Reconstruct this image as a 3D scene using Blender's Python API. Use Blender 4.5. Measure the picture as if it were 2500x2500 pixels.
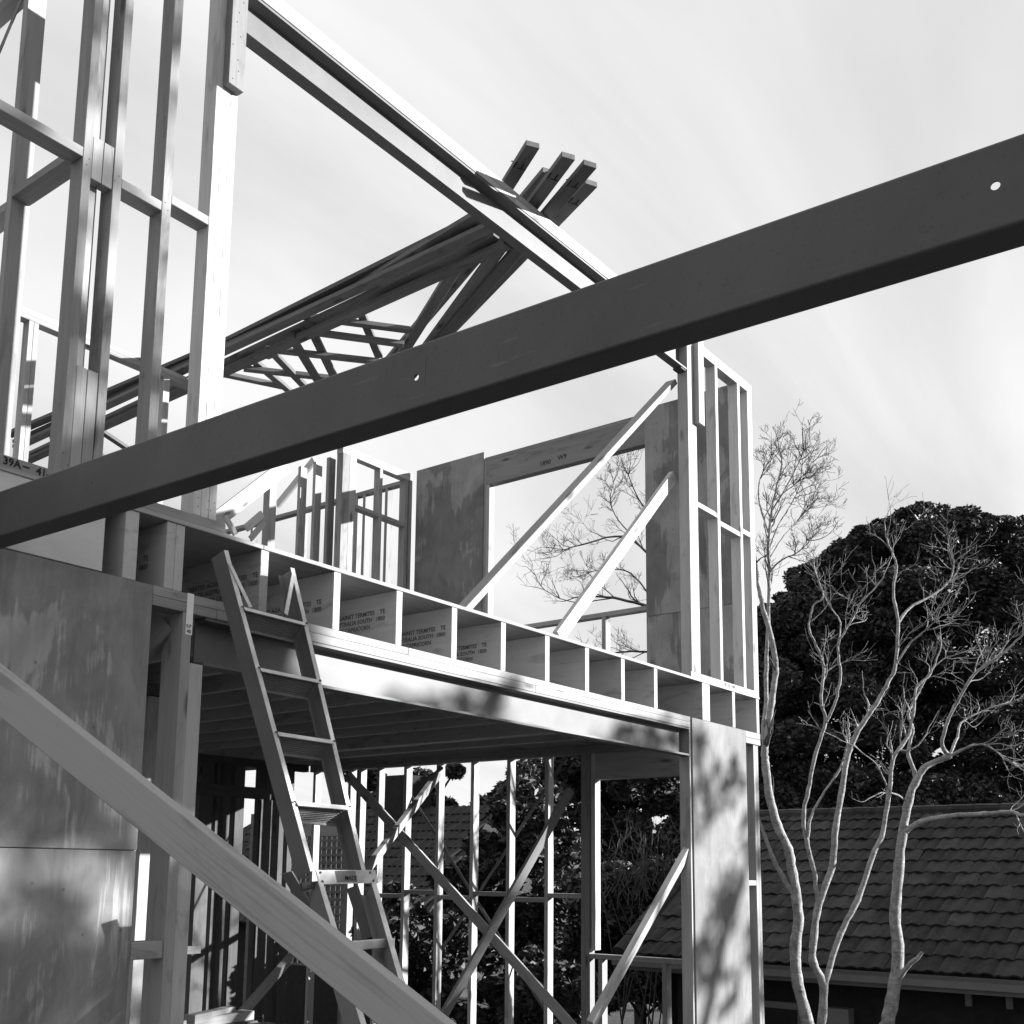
import bpy, bmesh, math, random
import numpy as np
from mathutils import Vector, Matrix
random.seed(7)
rng = np.random.default_rng(11)
R = math.radians
for o in list(bpy.data.objects):
    bpy.data.objects.remove(o)
S = bpy.context.scene
COL = S.collection

# ------------------------------------------------------------------ camera
# world: X runs along the front of the house frame (to the right and away), Y into the house, Z up.
# The camera stands at the origin at eye height; the garden floor is at z = -1.85.
YAW, PITCH, ROLL, FPX, PPX, PPY = R(37.19), R(8.76), R(0.541), 2674.0, 1250.0, 1714.0
_f = np.array([math.cos(YAW)*math.cos(PITCH), math.sin(YAW)*math.cos(PITCH), math.sin(PITCH)])
_r0 = np.array([math.sin(YAW), -math.cos(YAW), 0.0]); _u0 = np.cross(_r0, _f)
_r = math.cos(ROLL)*_r0 + math.sin(ROLL)*_u0
_u = -math.sin(ROLL)*_r0 + math.cos(ROLL)*_u0
cam = bpy.data.cameras.new('camera'); camo = bpy.data.objects.new('camera', cam); COL.objects.link(camo)
cam.sensor_fit = 'HORIZONTAL'; cam.sensor_width = 36; cam.lens = 36*FPX/2500
cam.shift_y = (PPY-1250)/2500; cam.shift_x = 0
cam.clip_start = 0.05; cam.clip_end = 3000
m = Matrix(((_r[0], _u[0], -_f[0], 0), (_r[1], _u[1], -_f[1], 0), (_r[2], _u[2], -_f[2], 0), (0, 0, 0, 1)))
camo.matrix_world = m
S.camera = camo
S.render.engine = 'CYCLES'; S.cycles.max_bounces = 5; S.cycles.diffuse_bounces = 3; S.cycles.glossy_bounces = 2; S.cycles.transmission_bounces = 2
S.render.resolution_x = 1024; S.render.resolution_y = 1024

# surveyed points: a sight line meets a plane of the building
def ray(x, y): return _f + _r*(x-PPX)/FPX - _u*(y-PPY)/FPX
def onX(x, y, X): d = ray(x, y); return d*X/d[0]
def onY(x, y, Y): d = ray(x, y); return d*Y/d[1]
def onZ(x, y, Z): d = ray(x, y); return d*Z/d[2]
def far(x, y, D): return ray(x, y)*D

# ------------------------------------------------------------------ light
SUN_AZ = R(-50)      # sun stands towards +X and a little in front of the facade
SUN_EL = R(16)
sdir = Vector((math.cos(SUN_EL)*math.cos(SUN_AZ), math.cos(SUN_EL)*math.sin(SUN_AZ), math.sin(SUN_EL)))
sl = bpy.data.lights.new('sun', 'SUN'); sl.energy = 5.0; sl.angle = R(0.6); sl.color = (1, 1, 1)
so = bpy.data.objects.new('sun', sl); COL.objects.link(so)
so.rotation_euler = sdir.to_track_quat('Z', 'Y').to_euler(); so.location = (20, -15, 20)
W = bpy.data.worlds.new('World'); S.world = W; W.use_nodes = True
wn, wl = W.node_tree.nodes, W.node_tree.links
wn.clear()
wout = wn.new('ShaderNodeOutputWorld'); bg = wn.new('ShaderNodeBackground')
sky = wn.new('ShaderNodeTexSky'); sky.sky_type = 'NISHITA'; sky.sun_disc = False
sky.sun_elevation = SUN_EL; sky.sun_rotation = math.pi/2 - SUN_AZ
sky.air_density = 1.0; sky.dust_density = 2.0; sky.ozone_density = 1.0
bw = wn.new('ShaderNodeRGBToBW'); wl.new(sky.outputs[0], bw.inputs[0])
tc = wn.new('ShaderNodeTexCoord')
# thin high cloud over the whole dome: noise on the sky vector, flattened towards the horizon
sep = wn.new('ShaderNodeSeparateXYZ'); wl.new(tc.outputs['Generated'], sep.inputs[0])
def wmath(op, a=None, b=None):
    n = wn.new('ShaderNodeMath'); n.operation = op
    for i, v in enumerate((a, b)):
        if v is None: continue
        if isinstance(v, (int, float)): n.inputs[i].default_value = v
        else: wl.new(v, n.inputs[i])
    return n.outputs[0]
den = wmath('ADD', wmath('MAXIMUM', sep.outputs[2], 0.0), 0.22)
comb = wn.new('ShaderNodeCombineXYZ')
wl.new(wmath('DIVIDE', sep.outputs[0], den), comb.inputs[0]); wl.new(wmath('DIVIDE', sep.outputs[1], den), comb.inputs[1])
mp = wn.new('ShaderNodeMapping'); mp.inputs['Rotation'].default_value = (0, 0, R(20)); mp.inputs['Scale'].default_value = (0.55, 1.5, 1)
mp.inputs['Location'].default_value = (0.2, 2.4, 0)
wl.new(comb.outputs[0], mp.inputs[0])
nz = wn.new('ShaderNodeTexNoise'); nz.inputs['Scale'].default_value = 1.1; nz.inputs['Detail'].default_value = 7; nz.inputs['Roughness'].default_value = 0.52
nz.inputs['Distortion'].default_value = 0.5
wl.new(mp.outputs[0], nz.inputs[0])
cr = wn.new('ShaderNodeMapRange'); cr.interpolation_type = 'SMOOTHSTEP'
cr.inputs[1].default_value = 0.30; cr.inputs[2].default_value = 0.66; cr.inputs[3].default_value = 0.0; cr.inputs[4].default_value = 1.0
wl.new(nz.outputs[0], cr.inputs[0])
# cloud sheet brightness against clear patches of sky
SKYV = 3.0
cl = wmath('ADD', wmath('MULTIPLY', cr.outputs[0], 0.28*SKYV), 0.655*SKYV)
mixed = wmath('ADD', wmath('MULTIPLY', bw.outputs[0], 0.016), cl)
bg.inputs['Strength'].default_value = 0.115
wl.new(mixed, bg.inputs['Color']); wl.new(bg.outputs[0], wout.inputs[0])
vs = S.view_settings; vs.view_transform = 'Standard'; vs.look = 'None'; vs.gamma = 1; vs.exposure = 1.62; vs.use_curve_mapping = False

# ------------------------------------------------------------------ materials (the photograph is black and white)
MATS = {}
def newmat(name, rough=0.8, spec=0.3, metal=0.0):
    mt = bpy.data.materials.new(name); mt.use_nodes = True
    nt = mt.node_tree; p = nt.nodes['Principled BSDF']
    p.inputs['Roughness'].default_value = rough; p.inputs['Metallic'].default_value = metal
    p.inputs['Specular IOR Level'].default_value = spec
    MATS[name] = mt
    return mt, nt, p
class N:
    def __init__(s, nt): s.nt = nt
    def node(s, t, **kw):
        n = s.nt.nodes.new(t)
        for k, v in kw.items(): setattr(n, k, v)
        return n
    def math(s, op, a, b=None, c=None):
        n = s.node('ShaderNodeMath', operation=op)
        for i, v in enumerate((a, b, c)):
            if v is None: continue
            if isinstance(v, (int, float)): n.inputs[i].default_value = v
            else: s.nt.links.new(v, n.inputs[i])
        return n.outputs[0]
    def coords(s, scale, rnd=True, obj=True):
        t = s.node('ShaderNodeTexCoord'); mp = s.node('ShaderNodeMapping')
        mp.inputs['Scale'].default_value = scale
        if rnd:
            oi = s.node('ShaderNodeObjectInfo'); vm = s.node('ShaderNodeVectorMath', operation='ADD')
            cb = s.node('ShaderNodeCombineXYZ')
            for i, k in enumerate((37.0, 91.0, 53.0)):
                s.nt.links.new(s.math('MULTIPLY', oi.outputs['Random'], k), cb.inputs[i])
            s.nt.links.new(t.outputs['Object' if obj else 'Generated'], mp.inputs[0])
            s.nt.links.new(mp.outputs[0], vm.inputs[0]); s.nt.links.new(cb.outputs[0], vm.inputs[1])
            return vm.outputs[0]
        s.nt.links.new(t.outputs['Object' if obj else 'Generated'], mp.inputs[0]); return mp.outputs[0]
    def noise(s, co, scale=1, detail=4, rough=0.5, dist=0.0):
        n = s.node('ShaderNodeTexNoise'); n.inputs['Scale'].default_value = scale; n.inputs['Detail'].default_value = detail
        n.inputs['Roughness'].default_value = rough; n.inputs['Distortion'].default_value = dist
        s.nt.links.new(co, n.inputs['Vector']); return n.outputs[0]
    def voro(s, co, scale=1, feature='F1'):
        n = s.node('ShaderNodeTexVoronoi', feature=feature); n.inputs['Scale'].default_value = scale
        s.nt.links.new(co, n.inputs['Vector']); return n
    def rng(s, v, a, b, c, d, smooth=False):
        n = s.node('ShaderNodeMapRange'); n.interpolation_type = 'SMOOTHSTEP' if smooth else 'LINEAR'
        for i, k in enumerate((a, b, c, d)): n.inputs[i+1].default_value = k
        s.nt.links.new(v, n.inputs[0]); return n.outputs[0]
    def bump(s, p, h, strength=0.3, dist=0.01):
        b = s.node('ShaderNodeBump'); b.inputs['Strength'].default_value = strength; b.inputs['Distance'].default_value = dist
        s.nt.links.new(h, b.inputs['Height']); s.nt.links.new(b.outputs[0], p.inputs['Normal'])
    def base(s, p, v):
        s.nt.links.new(v, p.inputs['Base Color'])
    def rand(s): return s.node('ShaderNodeObjectInfo').outputs['Random']

def wood(name, lo, hi, knots=(0.05, 0.15), rough=0.75, grain=1.0, vary=0.22, fine=0.25):
    mt, nt, p = newmat(name, rough, 0.25); n = N(nt)
    co = n.coords((1.6, 22, 22))
    g1 = n.noise(co, 1.0, 5, 0.6, 0.6); g2 = n.noise(n.coords((3, 120, 120)), 1.0, 2, 0.5)
    big = n.noise(n.coords((0.9, 3, 3)), 1.0, 3, 0.55)
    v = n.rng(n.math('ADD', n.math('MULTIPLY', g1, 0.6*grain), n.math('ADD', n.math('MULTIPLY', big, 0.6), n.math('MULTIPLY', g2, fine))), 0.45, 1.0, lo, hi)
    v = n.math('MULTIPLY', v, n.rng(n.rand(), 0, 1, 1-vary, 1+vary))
    if knots:
        vo = n.voro(n.coords((1.7, 5.5, 5.5)), 1.0)
        k = n.rng(vo.outputs['Distance'], knots[0], knots[1], 0.35, 1.0, True)
        v = n.math('MULTIPLY', v, k)
    # handling marks and damp stains
    st = n.noise(n.coords((2.2, 9, 9)), 1.3, 4, 0.6, 1.0)
    v = n.math('MULTIPLY', v, n.rng(st, 0.30, 0.46, 0.72, 1.0, True))
    n.base(p, v); n.bump(p, n.math('ADD', g1, g2), 0.15, 0.004)
    return mt
wood('pine', 0.18, 0.33); wood('pine_shaded', 0.05, 0.105); wood('pine_sunlit', 0.30, 0.46)  # same pine; shade and sunlight painted into its darker and paler copies
wood('lvl', 0.33, 0.45, knots=False, grain=0.7, vary=0.10); wood('lvl_dark', 0.10, 0.16, knots=False, vary=0.12)
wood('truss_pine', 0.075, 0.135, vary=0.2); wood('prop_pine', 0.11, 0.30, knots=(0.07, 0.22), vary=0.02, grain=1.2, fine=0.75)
wood('pine_grey', 0.135, 0.22, vary=0.06)
wood('sheet_edge', 0.22, 0.34, knots=False, vary=0.1)

def ply(name, lo, hi, tear=0.5):
    # board face: cloudy veneer with torn vertical patches and drip streaks (local X is the face grain)
    mt, nt, p = newmat(name, 0.8, 0.2); n = N(nt)
    a = n.noise(n.coords((1.8, 2.6, 2.6)), 1.6, 6, 0.62, 0.6)
    s = n.noise(n.coords((3.0, 42, 42)), 1.0, 5, 0.65, 0.3)
    t = n.noise(n.coords((0.75, 1.35, 1.35)), 1.2, 5, 0.55, 0.9)
    tr = n.math('ADD', t, n.math('MULTIPLY', n.math('SUBTRACT', s, 0.5), 0.24))
    tt = n.rng(tr, 0.50, 0.535, 0.0, 1.0)
    v = n.rng(n.math('ADD', n.math('MULTIPLY', a, 0.9), n.math('MULTIPLY', s, 0.22)), 0.33, 0.78, lo, hi)
    v = n.math('MULTIPLY', v, n.math('ADD', 1.0-tear*0.5, n.math('MULTIPLY', tt, tear)))
    sp = n.voro(n.coords((7, 7, 7)), 1.0)
    v = n.math('MULTIPLY', v, n.rng(sp.outputs['Distance'], 0.02, 0.07, 0.5, 1.0))
    n.base(p, v); n.bump(p, n.math('ADD', s, tt), 0.12, 0.004)
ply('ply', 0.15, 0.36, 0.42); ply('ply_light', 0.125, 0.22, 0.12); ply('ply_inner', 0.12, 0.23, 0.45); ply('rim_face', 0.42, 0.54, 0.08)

def plain(name, val, rough=0.6, spec=0.3, metal=0.0, nscale=6, namp=0.25, bump=0.05, rnd=True):
    mt, nt, p = newmat(name, rough, spec, metal); n = N(nt)
    co = n.coords((nscale,)*3, rnd)
    a = n.noise(co, 1.0, 5, 0.6)
    v = n.math('MULTIPLY', val, n.rng(a, 0.25, 0.75, 1-namp, 1+namp))
    n.base(p, v)
    if bump: n.bump(p, n.noise(co, 12, 3), bump, 0.005)
    return mt
plain('steel_primer', 0.052, 0.55, 0.3, 0, 3, 0.10, 0.04)
mt, nt, p = newmat('purlin_steel', 0.5, 0.35); n = N(nt)
c_ = n.coords((1.2, 1.2, 1.2), False)
v = n.math('MULTIPLY', 0.062, n.rng(n.noise(c_, 2.2, 6, 0.65, 0.4), 0.3, 0.72, 0.82, 1.18))
v = n.math('ADD', v, n.rng(n.noise(n.coords((60, 6, 60), False), 1.0, 3, 0.6), 0.66, 0.80, 0.0, 0.035))
v = n.math('MULTIPLY', v, n.rng(n.noise(c_, 55, 4, 0.7), 0.30, 0.42, 0.72, 1.0))
n.base(p, v); n.bump(p, n.noise(c_, 60, 3), 0.05, 0.002)
plain('steel_galv', 0.105, 0.55, 0.3, 0.1, 5, 0.16, 0.04)
plain('alloy', 0.50, 0.5, 0.4, 0.2, 9, 0.35, 0.06)
plain('ladder_tread', 0.17, 0.55, 0.3, 0.0, 4, 0.2, 0.04)
plain('ladder_rail', 0.15, 0.55, 0.3, 0.0, 4, 0.18, 0.04)
plain('rivet', 0.06, 0.5, 0.4, 0.4, 20, 0.2, 0)
plain('ink', 0.025, 0.7, 0.1, 0, 30, 0.3, 0)
plain('ink_faint', 0.11, 0.7, 0.1, 0, 40, 0.5, 0)
plain('tag_white', 0.75, 0.6, 0.3, 0, 10, 0.06, 0)
mt, nt, p = newmat('bark_pale', 0.9, 0.12); n = N(nt)
c_ = n.coords((1, 1, 1), False)
v = n.math('MULTIPLY', 0.30, n.rng(n.noise(c_, 14, 6, 0.7, 0.5), 0.3, 0.7, 0.5, 1.35))
v = n.math('MULTIPLY', v, n.rng(n.noise(n.coords((9, 9, 45), False), 1.0, 4, 0.7), 0.32, 0.5, 0.6, 1.0))
n.base(p, v); n.bump(p, n.noise(c_, 40, 5, 0.7), 0.8, 0.02)
plain('twig_brown', 0.07, 0.9, 0.1, 0, 14, 0.3, 0.2, False)
plain('bark_dark', 0.045, 0.9, 0.1, 0, 14, 0.3, 0.4, False)
mt, nt, p = newmat('tile', 0.85, 0.2); n = N(nt)
c_ = n.coords((4, 4, 4))
v = n.math('MULTIPLY', 0.026, n.rng(n.noise(c_, 1.0, 5, 0.65), 0.25, 0.75, 0.5, 1.5))
v = n.math('MULTIPLY', v, n.rng(n.rand(), 0, 1, 0.6, 1.5))
v = n.math('ADD', v, n.rng(n.noise(c_, 3.2, 6, 0.7), 0.60, 0.72, 0.0, 0.045))
n.base(p, v); n.bump(p, n.noise(c_, 9, 4), 0.4, 0.006)
plain('brickwork', 0.022, 0.9, 0.1, 0, 8, 0.25, 0.3)
plain('gutter', 0.14, 0.5, 0.3, 0, 3, 0.12, 0.0)
plain('window_dark', 0.02, 0.1, 0.5, 0, 3, 0.1, 0)
plain('fence_wood', 0.11, 0.85, 0.1, 0, 9, 0.3, 0.2)
plain('concrete', 0.045, 0.9, 0.1, 0, 3, 0.2, 0.2)
def leafmat(name, val, trans=0.25):
    mt, nt, p = newmat(name, 0.55, 0.35); n = N(nt)
    g = n.node('ShaderNodeNewGeometry')
    v = n.math('MULTIPLY', val, n.rng(g.outputs['Random Per Island'], 0, 1, 0.5, 1.6))
    n.base(p, v)
    return mt
leafmat('leaf_dark', 0.036); leafmat('leaf_mid', 0.05); leafmat('leaf_shrub', 0.024)
mt, nt, p = newmat('ground_soil', 0.95, 0.1); n = N(nt)
co = n.coords((1, 1, 1), False)
v = n.rng(n.math('ADD', n.math('MULTIPLY', n.noise(co, 0.35, 6, 0.6), 0.7), n.math('MULTIPLY', n.noise(co, 9, 4, 0.6), 0.4)), 0.35, 0.8, 0.03, 0.13)
n.base(p, v); n.bump(p, n.noise(co, 14, 5, 0.65), 0.6, 0.05)

# ------------------------------------------------------------------ builders
def tag(o, label=None, cat=None, group=None, kind=None):
    if label: o['label'] = label
    if cat: o['category'] = cat
    if group: o['group'] = group
    if kind: o['kind'] = kind
    return o
def thing(name, label, cat, loc=(0, 0, 0), group=None):
    o = bpy.data.objects.new(name, None); COL.objects.link(o); o.location = loc
    o.empty_display_size = 0.2
    return tag(o, label, cat, group)
def absloc(root):
    v = Vector((0, 0, 0))
    while root is not None:
        v += Vector(root.location) if root.type == 'EMPTY' else Vector((0, 0, 0)); root = root.parent
    return v
def put(name, me, M, root=None, mat=None):
    o = bpy.data.objects.new(name, me); COL.objects.link(o)
    if mat and not me.materials: me.materials.append(MATS[mat])
    if root is not None:
        o.parent = root
        o.matrix_basis = (WORLD.get(root.name, Matrix.Translation(root.location))).inverted() @ M
    else:
        o.matrix_basis = M
    WORLD[o.name] = M.copy()
    return o
WORLD = {}
BOX = {}
def boxmesh(L, w, t, mat, bev=0.002):
    key = (round(L, 3), round(w, 3), round(t, 3), mat)
    if key in BOX: return BOX[key]
    bm = bmesh.new(); bmesh.ops.create_cube(bm, size=1.0)
    for v in bm.verts: v.co.x *= L; v.co.y *= w; v.co.z *= t
    b = min(bev, 0.2*min(L, w, t))
    bmesh.ops.bevel(bm, geom=list(bm.edges), offset=b, segments=1, affect='EDGES')
    me = bpy.data.meshes.new('board'); bm.to_mesh(me); bm.free()
    me.materials.append(MATS[mat]); BOX[key] = me
    return me
def box(root, name, x0, x1, y0, y1, z0, z1, mat='pine', grain=None):
    """axis-aligned timber; the longest side carries the grain"""
    d = [abs(x1-x0), abs(y1-y0), abs(z1-z0)]; c = Vector(((x0+x1)/2, (y0+y1)/2, (z0+z1)/2))
    k = grain if grain is not None else max(range(3), key=lambda i: d[i]); E3 = [Vector((1, 0, 0)), Vector((0, 1, 0)), Vector((0, 0, 1))]
    ax = E3[k]; ay = E3[(k+1) % 3]; az = E3[(k+2) % 3]
    me = boxmesh(d[k], d[(k+1) % 3], d[(k+2) % 3], mat)
    M = Matrix((ax, ay, az)).transposed().to_4x4(); M.translation = c
    return put(name, me, M, root)
def bar(root, name, a, b, w, t, wdir, mat='pine'):
    """timber from a to b; w measured along wdir, t across"""
    a = Vector(a); b = Vector(b); d = (b-a); L = d.length; ax = d/L
    ay = Vector(wdir); ay = (ay-ax*ay.dot(ax)).normalized(); az = ax.cross(ay)
    me = boxmesh(L, w, t, mat)
    M = Matrix((ax, ay, az)).transposed().to_4x4(); M.translation = (a+b)/2
    return put(name, me, M, root)
def meshobj(root, name, verts, faces, mat, smooth=False):
    me = bpy.data.meshes.new(name); me.from_pydata([tuple(v) for v in verts], [], faces); me.update()
    me.materials.append(MATS[mat])
    if smooth:
        for p in me.polygons: p.use_smooth = True
    return put(name, me, Matrix.Identity(4), root)
def extrude(root, name, prof, a, b, vx, vy, mat, smooth=False):
    """closed 2-d profile swept straight from a to b"""
    a = Vector(a); b = Vector(b); vx = Vector(vx); vy = Vector(vy); k = len(prof)
    V = [a+vx*p[0]+vy*p[1] for p in prof]+[b+vx*p[0]+vy*p[1] for p in prof]
    F = [(i, (i+1) % k, k+(i+1) % k, k+i) for i in range(k)]+[tuple(range(k-1, -1, -1)), tuple(range(k, 2*k))]
    return meshobj(root, name, V, F, mat, smooth)
def lettering(root, name, s, org, xd, yd, size, mat='ink', bold=0.0, align='LEFT'):
    cu = bpy.data.curves.new('t', 'FONT'); cu.body = s; cu.size = size; cu.offset = bold
    cu.align_x = align; cu.fill_mode = 'FRONT'; cu.resolution_u = 2
    to = bpy.data.objects.new('t', cu); COL.objects.link(to)
    dg = bpy.context.evaluated_depsgraph_get()
    me = bpy.data.meshes.new_from_object(to.evaluated_get(dg))
    bpy.data.objects.remove(to); bpy.data.curves.remove(cu)
    me.materials.clear(); me.materials.append(MATS[mat])
    xd = Vector(xd).normalized(); yd = Vector(yd); yd = (yd-xd*yd.dot(xd)).normalized()
    M = Matrix((xd, yd, xd.cross(yd))).transposed().to_4x4(); M.translation = Vector(org)
    return put(name, me, M, root)
def channel(root, name, x0, x1, y0, z0, z1, wf, tw, tf, mat):
    """steel channel along X, toes towards -Y"""
    prof = [(0, z0), (wf, z0), (wf, z1), (0, z1), (0, z1-tf), (wf-tw, z1-tf-0.006), (wf-tw, z0+tf+0.006), (0, z0+tf)]
    return extrude(root, name, prof, (x0, y0, 0), (x1, y0, 0), (0, 1, 0), (0, 0, 1), mat)

# ------------------------------------------------------------------ ground
GZ = -1.85
def gz(x, y):
    t = min(max((x-9.2)/3.2, 0), 1); t = t*t*(3-2*t)
    return GZ - 1.75*t
gx = np.concatenate([[-900, -300, -100, -40, -20], np.linspace(-10, 30, 81), [40, 60, 100, 300, 900]])
gy = np.concatenate([[-900, -300, -100, -40, -20], np.linspace(-10, 30, 41), [40, 60, 100, 300, 900]])
V = [(x, y, gz(x, y)+(0.03*math.sin(x*2.1+y*1.3)*math.sin(y*1.7) if (x < 1.4 or x > 9.4) and abs(x) < 60 else 0)) for y in gy for x in gx]
nx = len(gx)
F = [(j*nx+i, j*nx+i+1, (j+1)*nx+i+1, (j+1)*nx+i) for j in range(len(gy)-1) for i in range(nx-1)]
tag(meshobj(None, 'ground', V, F, 'ground_soil', True), kind='structure')
Y0 = 3.88      # front plane of the house frame
sl_o = box(None, 'floor_slab', 1.0, 8.62, 3.86, 14.0, GZ-0.3, GZ+0.02, 'concrete'); tag(sl_o, kind='structure')

# ------------------------------------------------------------------ upper floor platform
FT = 1.476; FB = 1.456; JB = 1.163; PB = 1.080
fl = thing('floor_platform', 'deep timber floor joists carrying sheet flooring above the open lower storey', 'floor frame', (5.5, Y0, JB))
JX = [(2.484, 2.548, 1), (2.682, 2.774, 2), (3.190, 3.238, 1)]
x = 3.650
while x < 7.2:
    JX.append((x, x+0.047, 1)); x += 0.4505
JX += [(7.546, 7.672, 2), (8.070, 8.118, 1), (8.527, 8.577, 1)]
txt = [(2.682, 0), (3.19, 0), (3.65, 1), (4.1005, 1), (4.551, 1), (5.0015, 1)]
for a, b, k in JX:
    w = (b-a)/k
    for i in range(k):
        j = box(fl, 'joist', a+i*w+0.0006, a+(i+1)*w-0.0006, Y0+0.001*random.random(), 12.4, JB+0.001, FB-0.001, 'lvl')
        if i == 0:
            for tx, strong in txt:
                if abs(tx-a) < 0.02:
                    o_ = random.uniform(-0.02, 0.16); zz_ = random.uniform(-0.03, 0.025)
                    for r_, (s_, ins) in enumerate((('TREATED AGAINST TERMITES', 0.10), ('NORTH OF AUSTRALIA SOUTH', 0.115), ('OF TROPIC OF CAPRICORN', 0.13))):
                        lettering(j, 'printed_text', s_, (a-0.0015, Y0+ins+o_, 1.318-0.037*r_+0.01+zz_), (0, -1, 0), (0, 0, 1), 0.034, 'ink_faint', 0.0008, 'RIGHT')
                    for s_, r_ in (('TE', 0), ('1800', 1)):
                        lettering(j, 'printed_text', s_, (a-0.0015, Y0+max(0.004, 0.024+o_), 1.328-0.037*r_+zz_), (0, -1, 0), (0, 0, 1), 0.034, 'ink_faint', 0.0008, 'RIGHT')
for x in (1.62, 2.05, 2.30):
    box(fl, 'joist', x, x+0.045, Y0+0.03, 12.4, JB+0.001, FB-0.001, 'lvl')
box(fl, 'rim_board', 1.0, 2.392, Y0-0.002, Y0+0.025, JB+0.004, FB-0.001, 'rim_face')
for iy in range(11):
    for x0, x1 in ((0.98, 3.2), (3.2, 6.0), (6.0, 8.585)):
        ox = 0.0 if iy % 2 == 0 else 0.0
        box(fl, 'floor_sheet', x0+0.001, x1-0.001, Y0-0.006+iy*0.8, Y0-0.006+iy*0.8+0.798, FB, FT, 'sheet_edge')
for z0, z1, xs in ((1.123, JB, ((2.632, 4.2), (4.2, 7.342))), (PB, 1.122, ((2.632, 2.96), (2.96, 5.35), (5.35, 7.342)))):
    for xa, xb in xs:
        box(fl, 'bearer_plate', xa+0.001, xb-0.001, Y0-0.001, Y0+0.09, z0, z1, 'pine')
# ------------------------------------------------------------------ steel channels
sb = thing('steel_channel', 'grey steel channel beam under the joists along the lower opening', 'steel beam', (5, Y0, 0.97))
channel(sb, 'channel_section', 2.906, 7.335, Y0+0.004, 0.867, PB-0.001, 0.078, 0.008, 0.013, 'steel_galv')
sb2 = thing('steel_channel', 'long high steel channel with timber plate on top spanning above the open first floor', 'steel beam', (5, Y0, 4.1))
channel(sb2, 'channel_section', 2.934, 7.384, Y0+0.004, 3.965, 4.192, 0.075, 0.008, 0.013, 'steel_galv')
for z0, z1, xs in ((4.194, 4.237, ((2.75, 5.1), (5.1, 7.60))), (4.238, 4.281, ((2.75, 6.2), (6.2, 7.60)))):
    for xa, xb in xs:
        box(sb2, 'timber_plate', xa+0.001, xb-0.001, Y0-0.002, Y0+0.09, z0, z1, 'pine_sunlit')

# ------------------------------------------------------------------ front wall frame, left
def stud(root, x0, x1, z0, z1, y0=Y0, d=0.09, mat='pine', name='stud'): return box(root, name, x0, x1, y0, y0+d, z0, z1, mat)
wl1 = thing('stud_frame', 'tall front stud frame with staggered noggings at the upper left', 'wall frame', (2.2, Y0, FT))
bp = box(wl1, 'bottom_plate', 1.0, 2.985, Y0, Y0+0.09, FT+0.001, FT+0.044, 'pine')
lettering(bp, 'marker_text', '39A', (1.957, Y0-0.0015, FT+0.008), (1, 0, 0), (0, 0, 1), 0.042, 'ink', 0.0012)
lettering(bp, 'marker_text', '–', (2.035, Y0-0.0015, FT+0.008), (1, 0, 0), (0, 0, 1), 0.05, 'ink', 0.0012)
lettering(bp, 'marker_text', '41–', (2.088, Y0-0.0015, FT+0.006), (1, 0, 0), (0, 0, 1), 0.042, 'ink', 0.0012)
SB, ST = FT+0.044, 4.194
for xa, xb in ((1.24, 1.285), (1.70, 1.745), (2.182, 2.222), (2.322, 2.362), (2.560, 2.606)):
    stud(wl1, xa, xb, SB, ST)
box(wl1, 'stud', 2.243, 2.285, Y0+0.055, Y0+0.145, SB, ST, 'pine')
for i in range(3):
    stud(wl1, 2.806+i*0.0413, 2.806+(i+1)*0.0413-0.001, SB, ST, mat='pine_sunlit')
for z0, z1 in ((1.66, 1.98), (2.795, 2.985)):
    for k in range(2):
        box(wl1, 'spacer_block', 2.2235+k*0.0488, 2.2235+(k+1)*0.0488-0.002, Y0+0.002, Y0+0.054, SB if z0 < 2 else z0, z1, 'pine')
for xa, xb, z in ((1.745, 2.182, 2.868), (2.362, 2.560, 2.826), (2.606, 2.806, 2.882), (1.285, 1.70, 2.83)):
    box(wl1, 'nogging', xa+0.0005, xb-0.0005, Y0+0.0015, Y0+0.089, z, z+0.042, 'pine')
for z0 in (4.195, 4.238):
    box(wl1, 'top_plate', 1.0, 2.748, Y0, Y0+0.09, z0, z0+0.042, 'pine')
pk = box(wl1, 'packing_block', 2.838, 2.926, Y0-0.045, Y0-0.001, 3.60, 4.35, 'pine_grey')
def nails(root, pts, nrm, r=0.0035):
    V, F = [], []
    nrm = Vector(nrm); a = nrm.orthogonal().normalized(); b = nrm.cross(a)
    for p_ in pts:
        k0 = len(V); c = Vector(p_)
        V += [c+(a*math.cos(i*math.pi/3)+b*math.sin(i*math.pi/3))*r for i in range(6)]+[c+nrm*0.002]
        F += [(k0+i, k0+(i+1) % 6, k0+6) for i in range(6)]
    tag(meshobj(root, 'nail_heads', V, F, 'rivet'), kind='stuff')
nails(wl1, [(2.848+random.random()*0.065, Y0-0.0455, 3.62+0.06*i+random.random()*0.02) for i in range(11)], (0, -1, 0))
nails(wl1, [(x_+random.uniform(.006, .034), Y0-0.0005, z_) for x_ in (2.182, 2.322, 2.56, 2.806, 2.85, 2.89) for z_ in (1.56, 1.6, 2.84, 2.87)], (0, -1, 0), 0.003)
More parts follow.
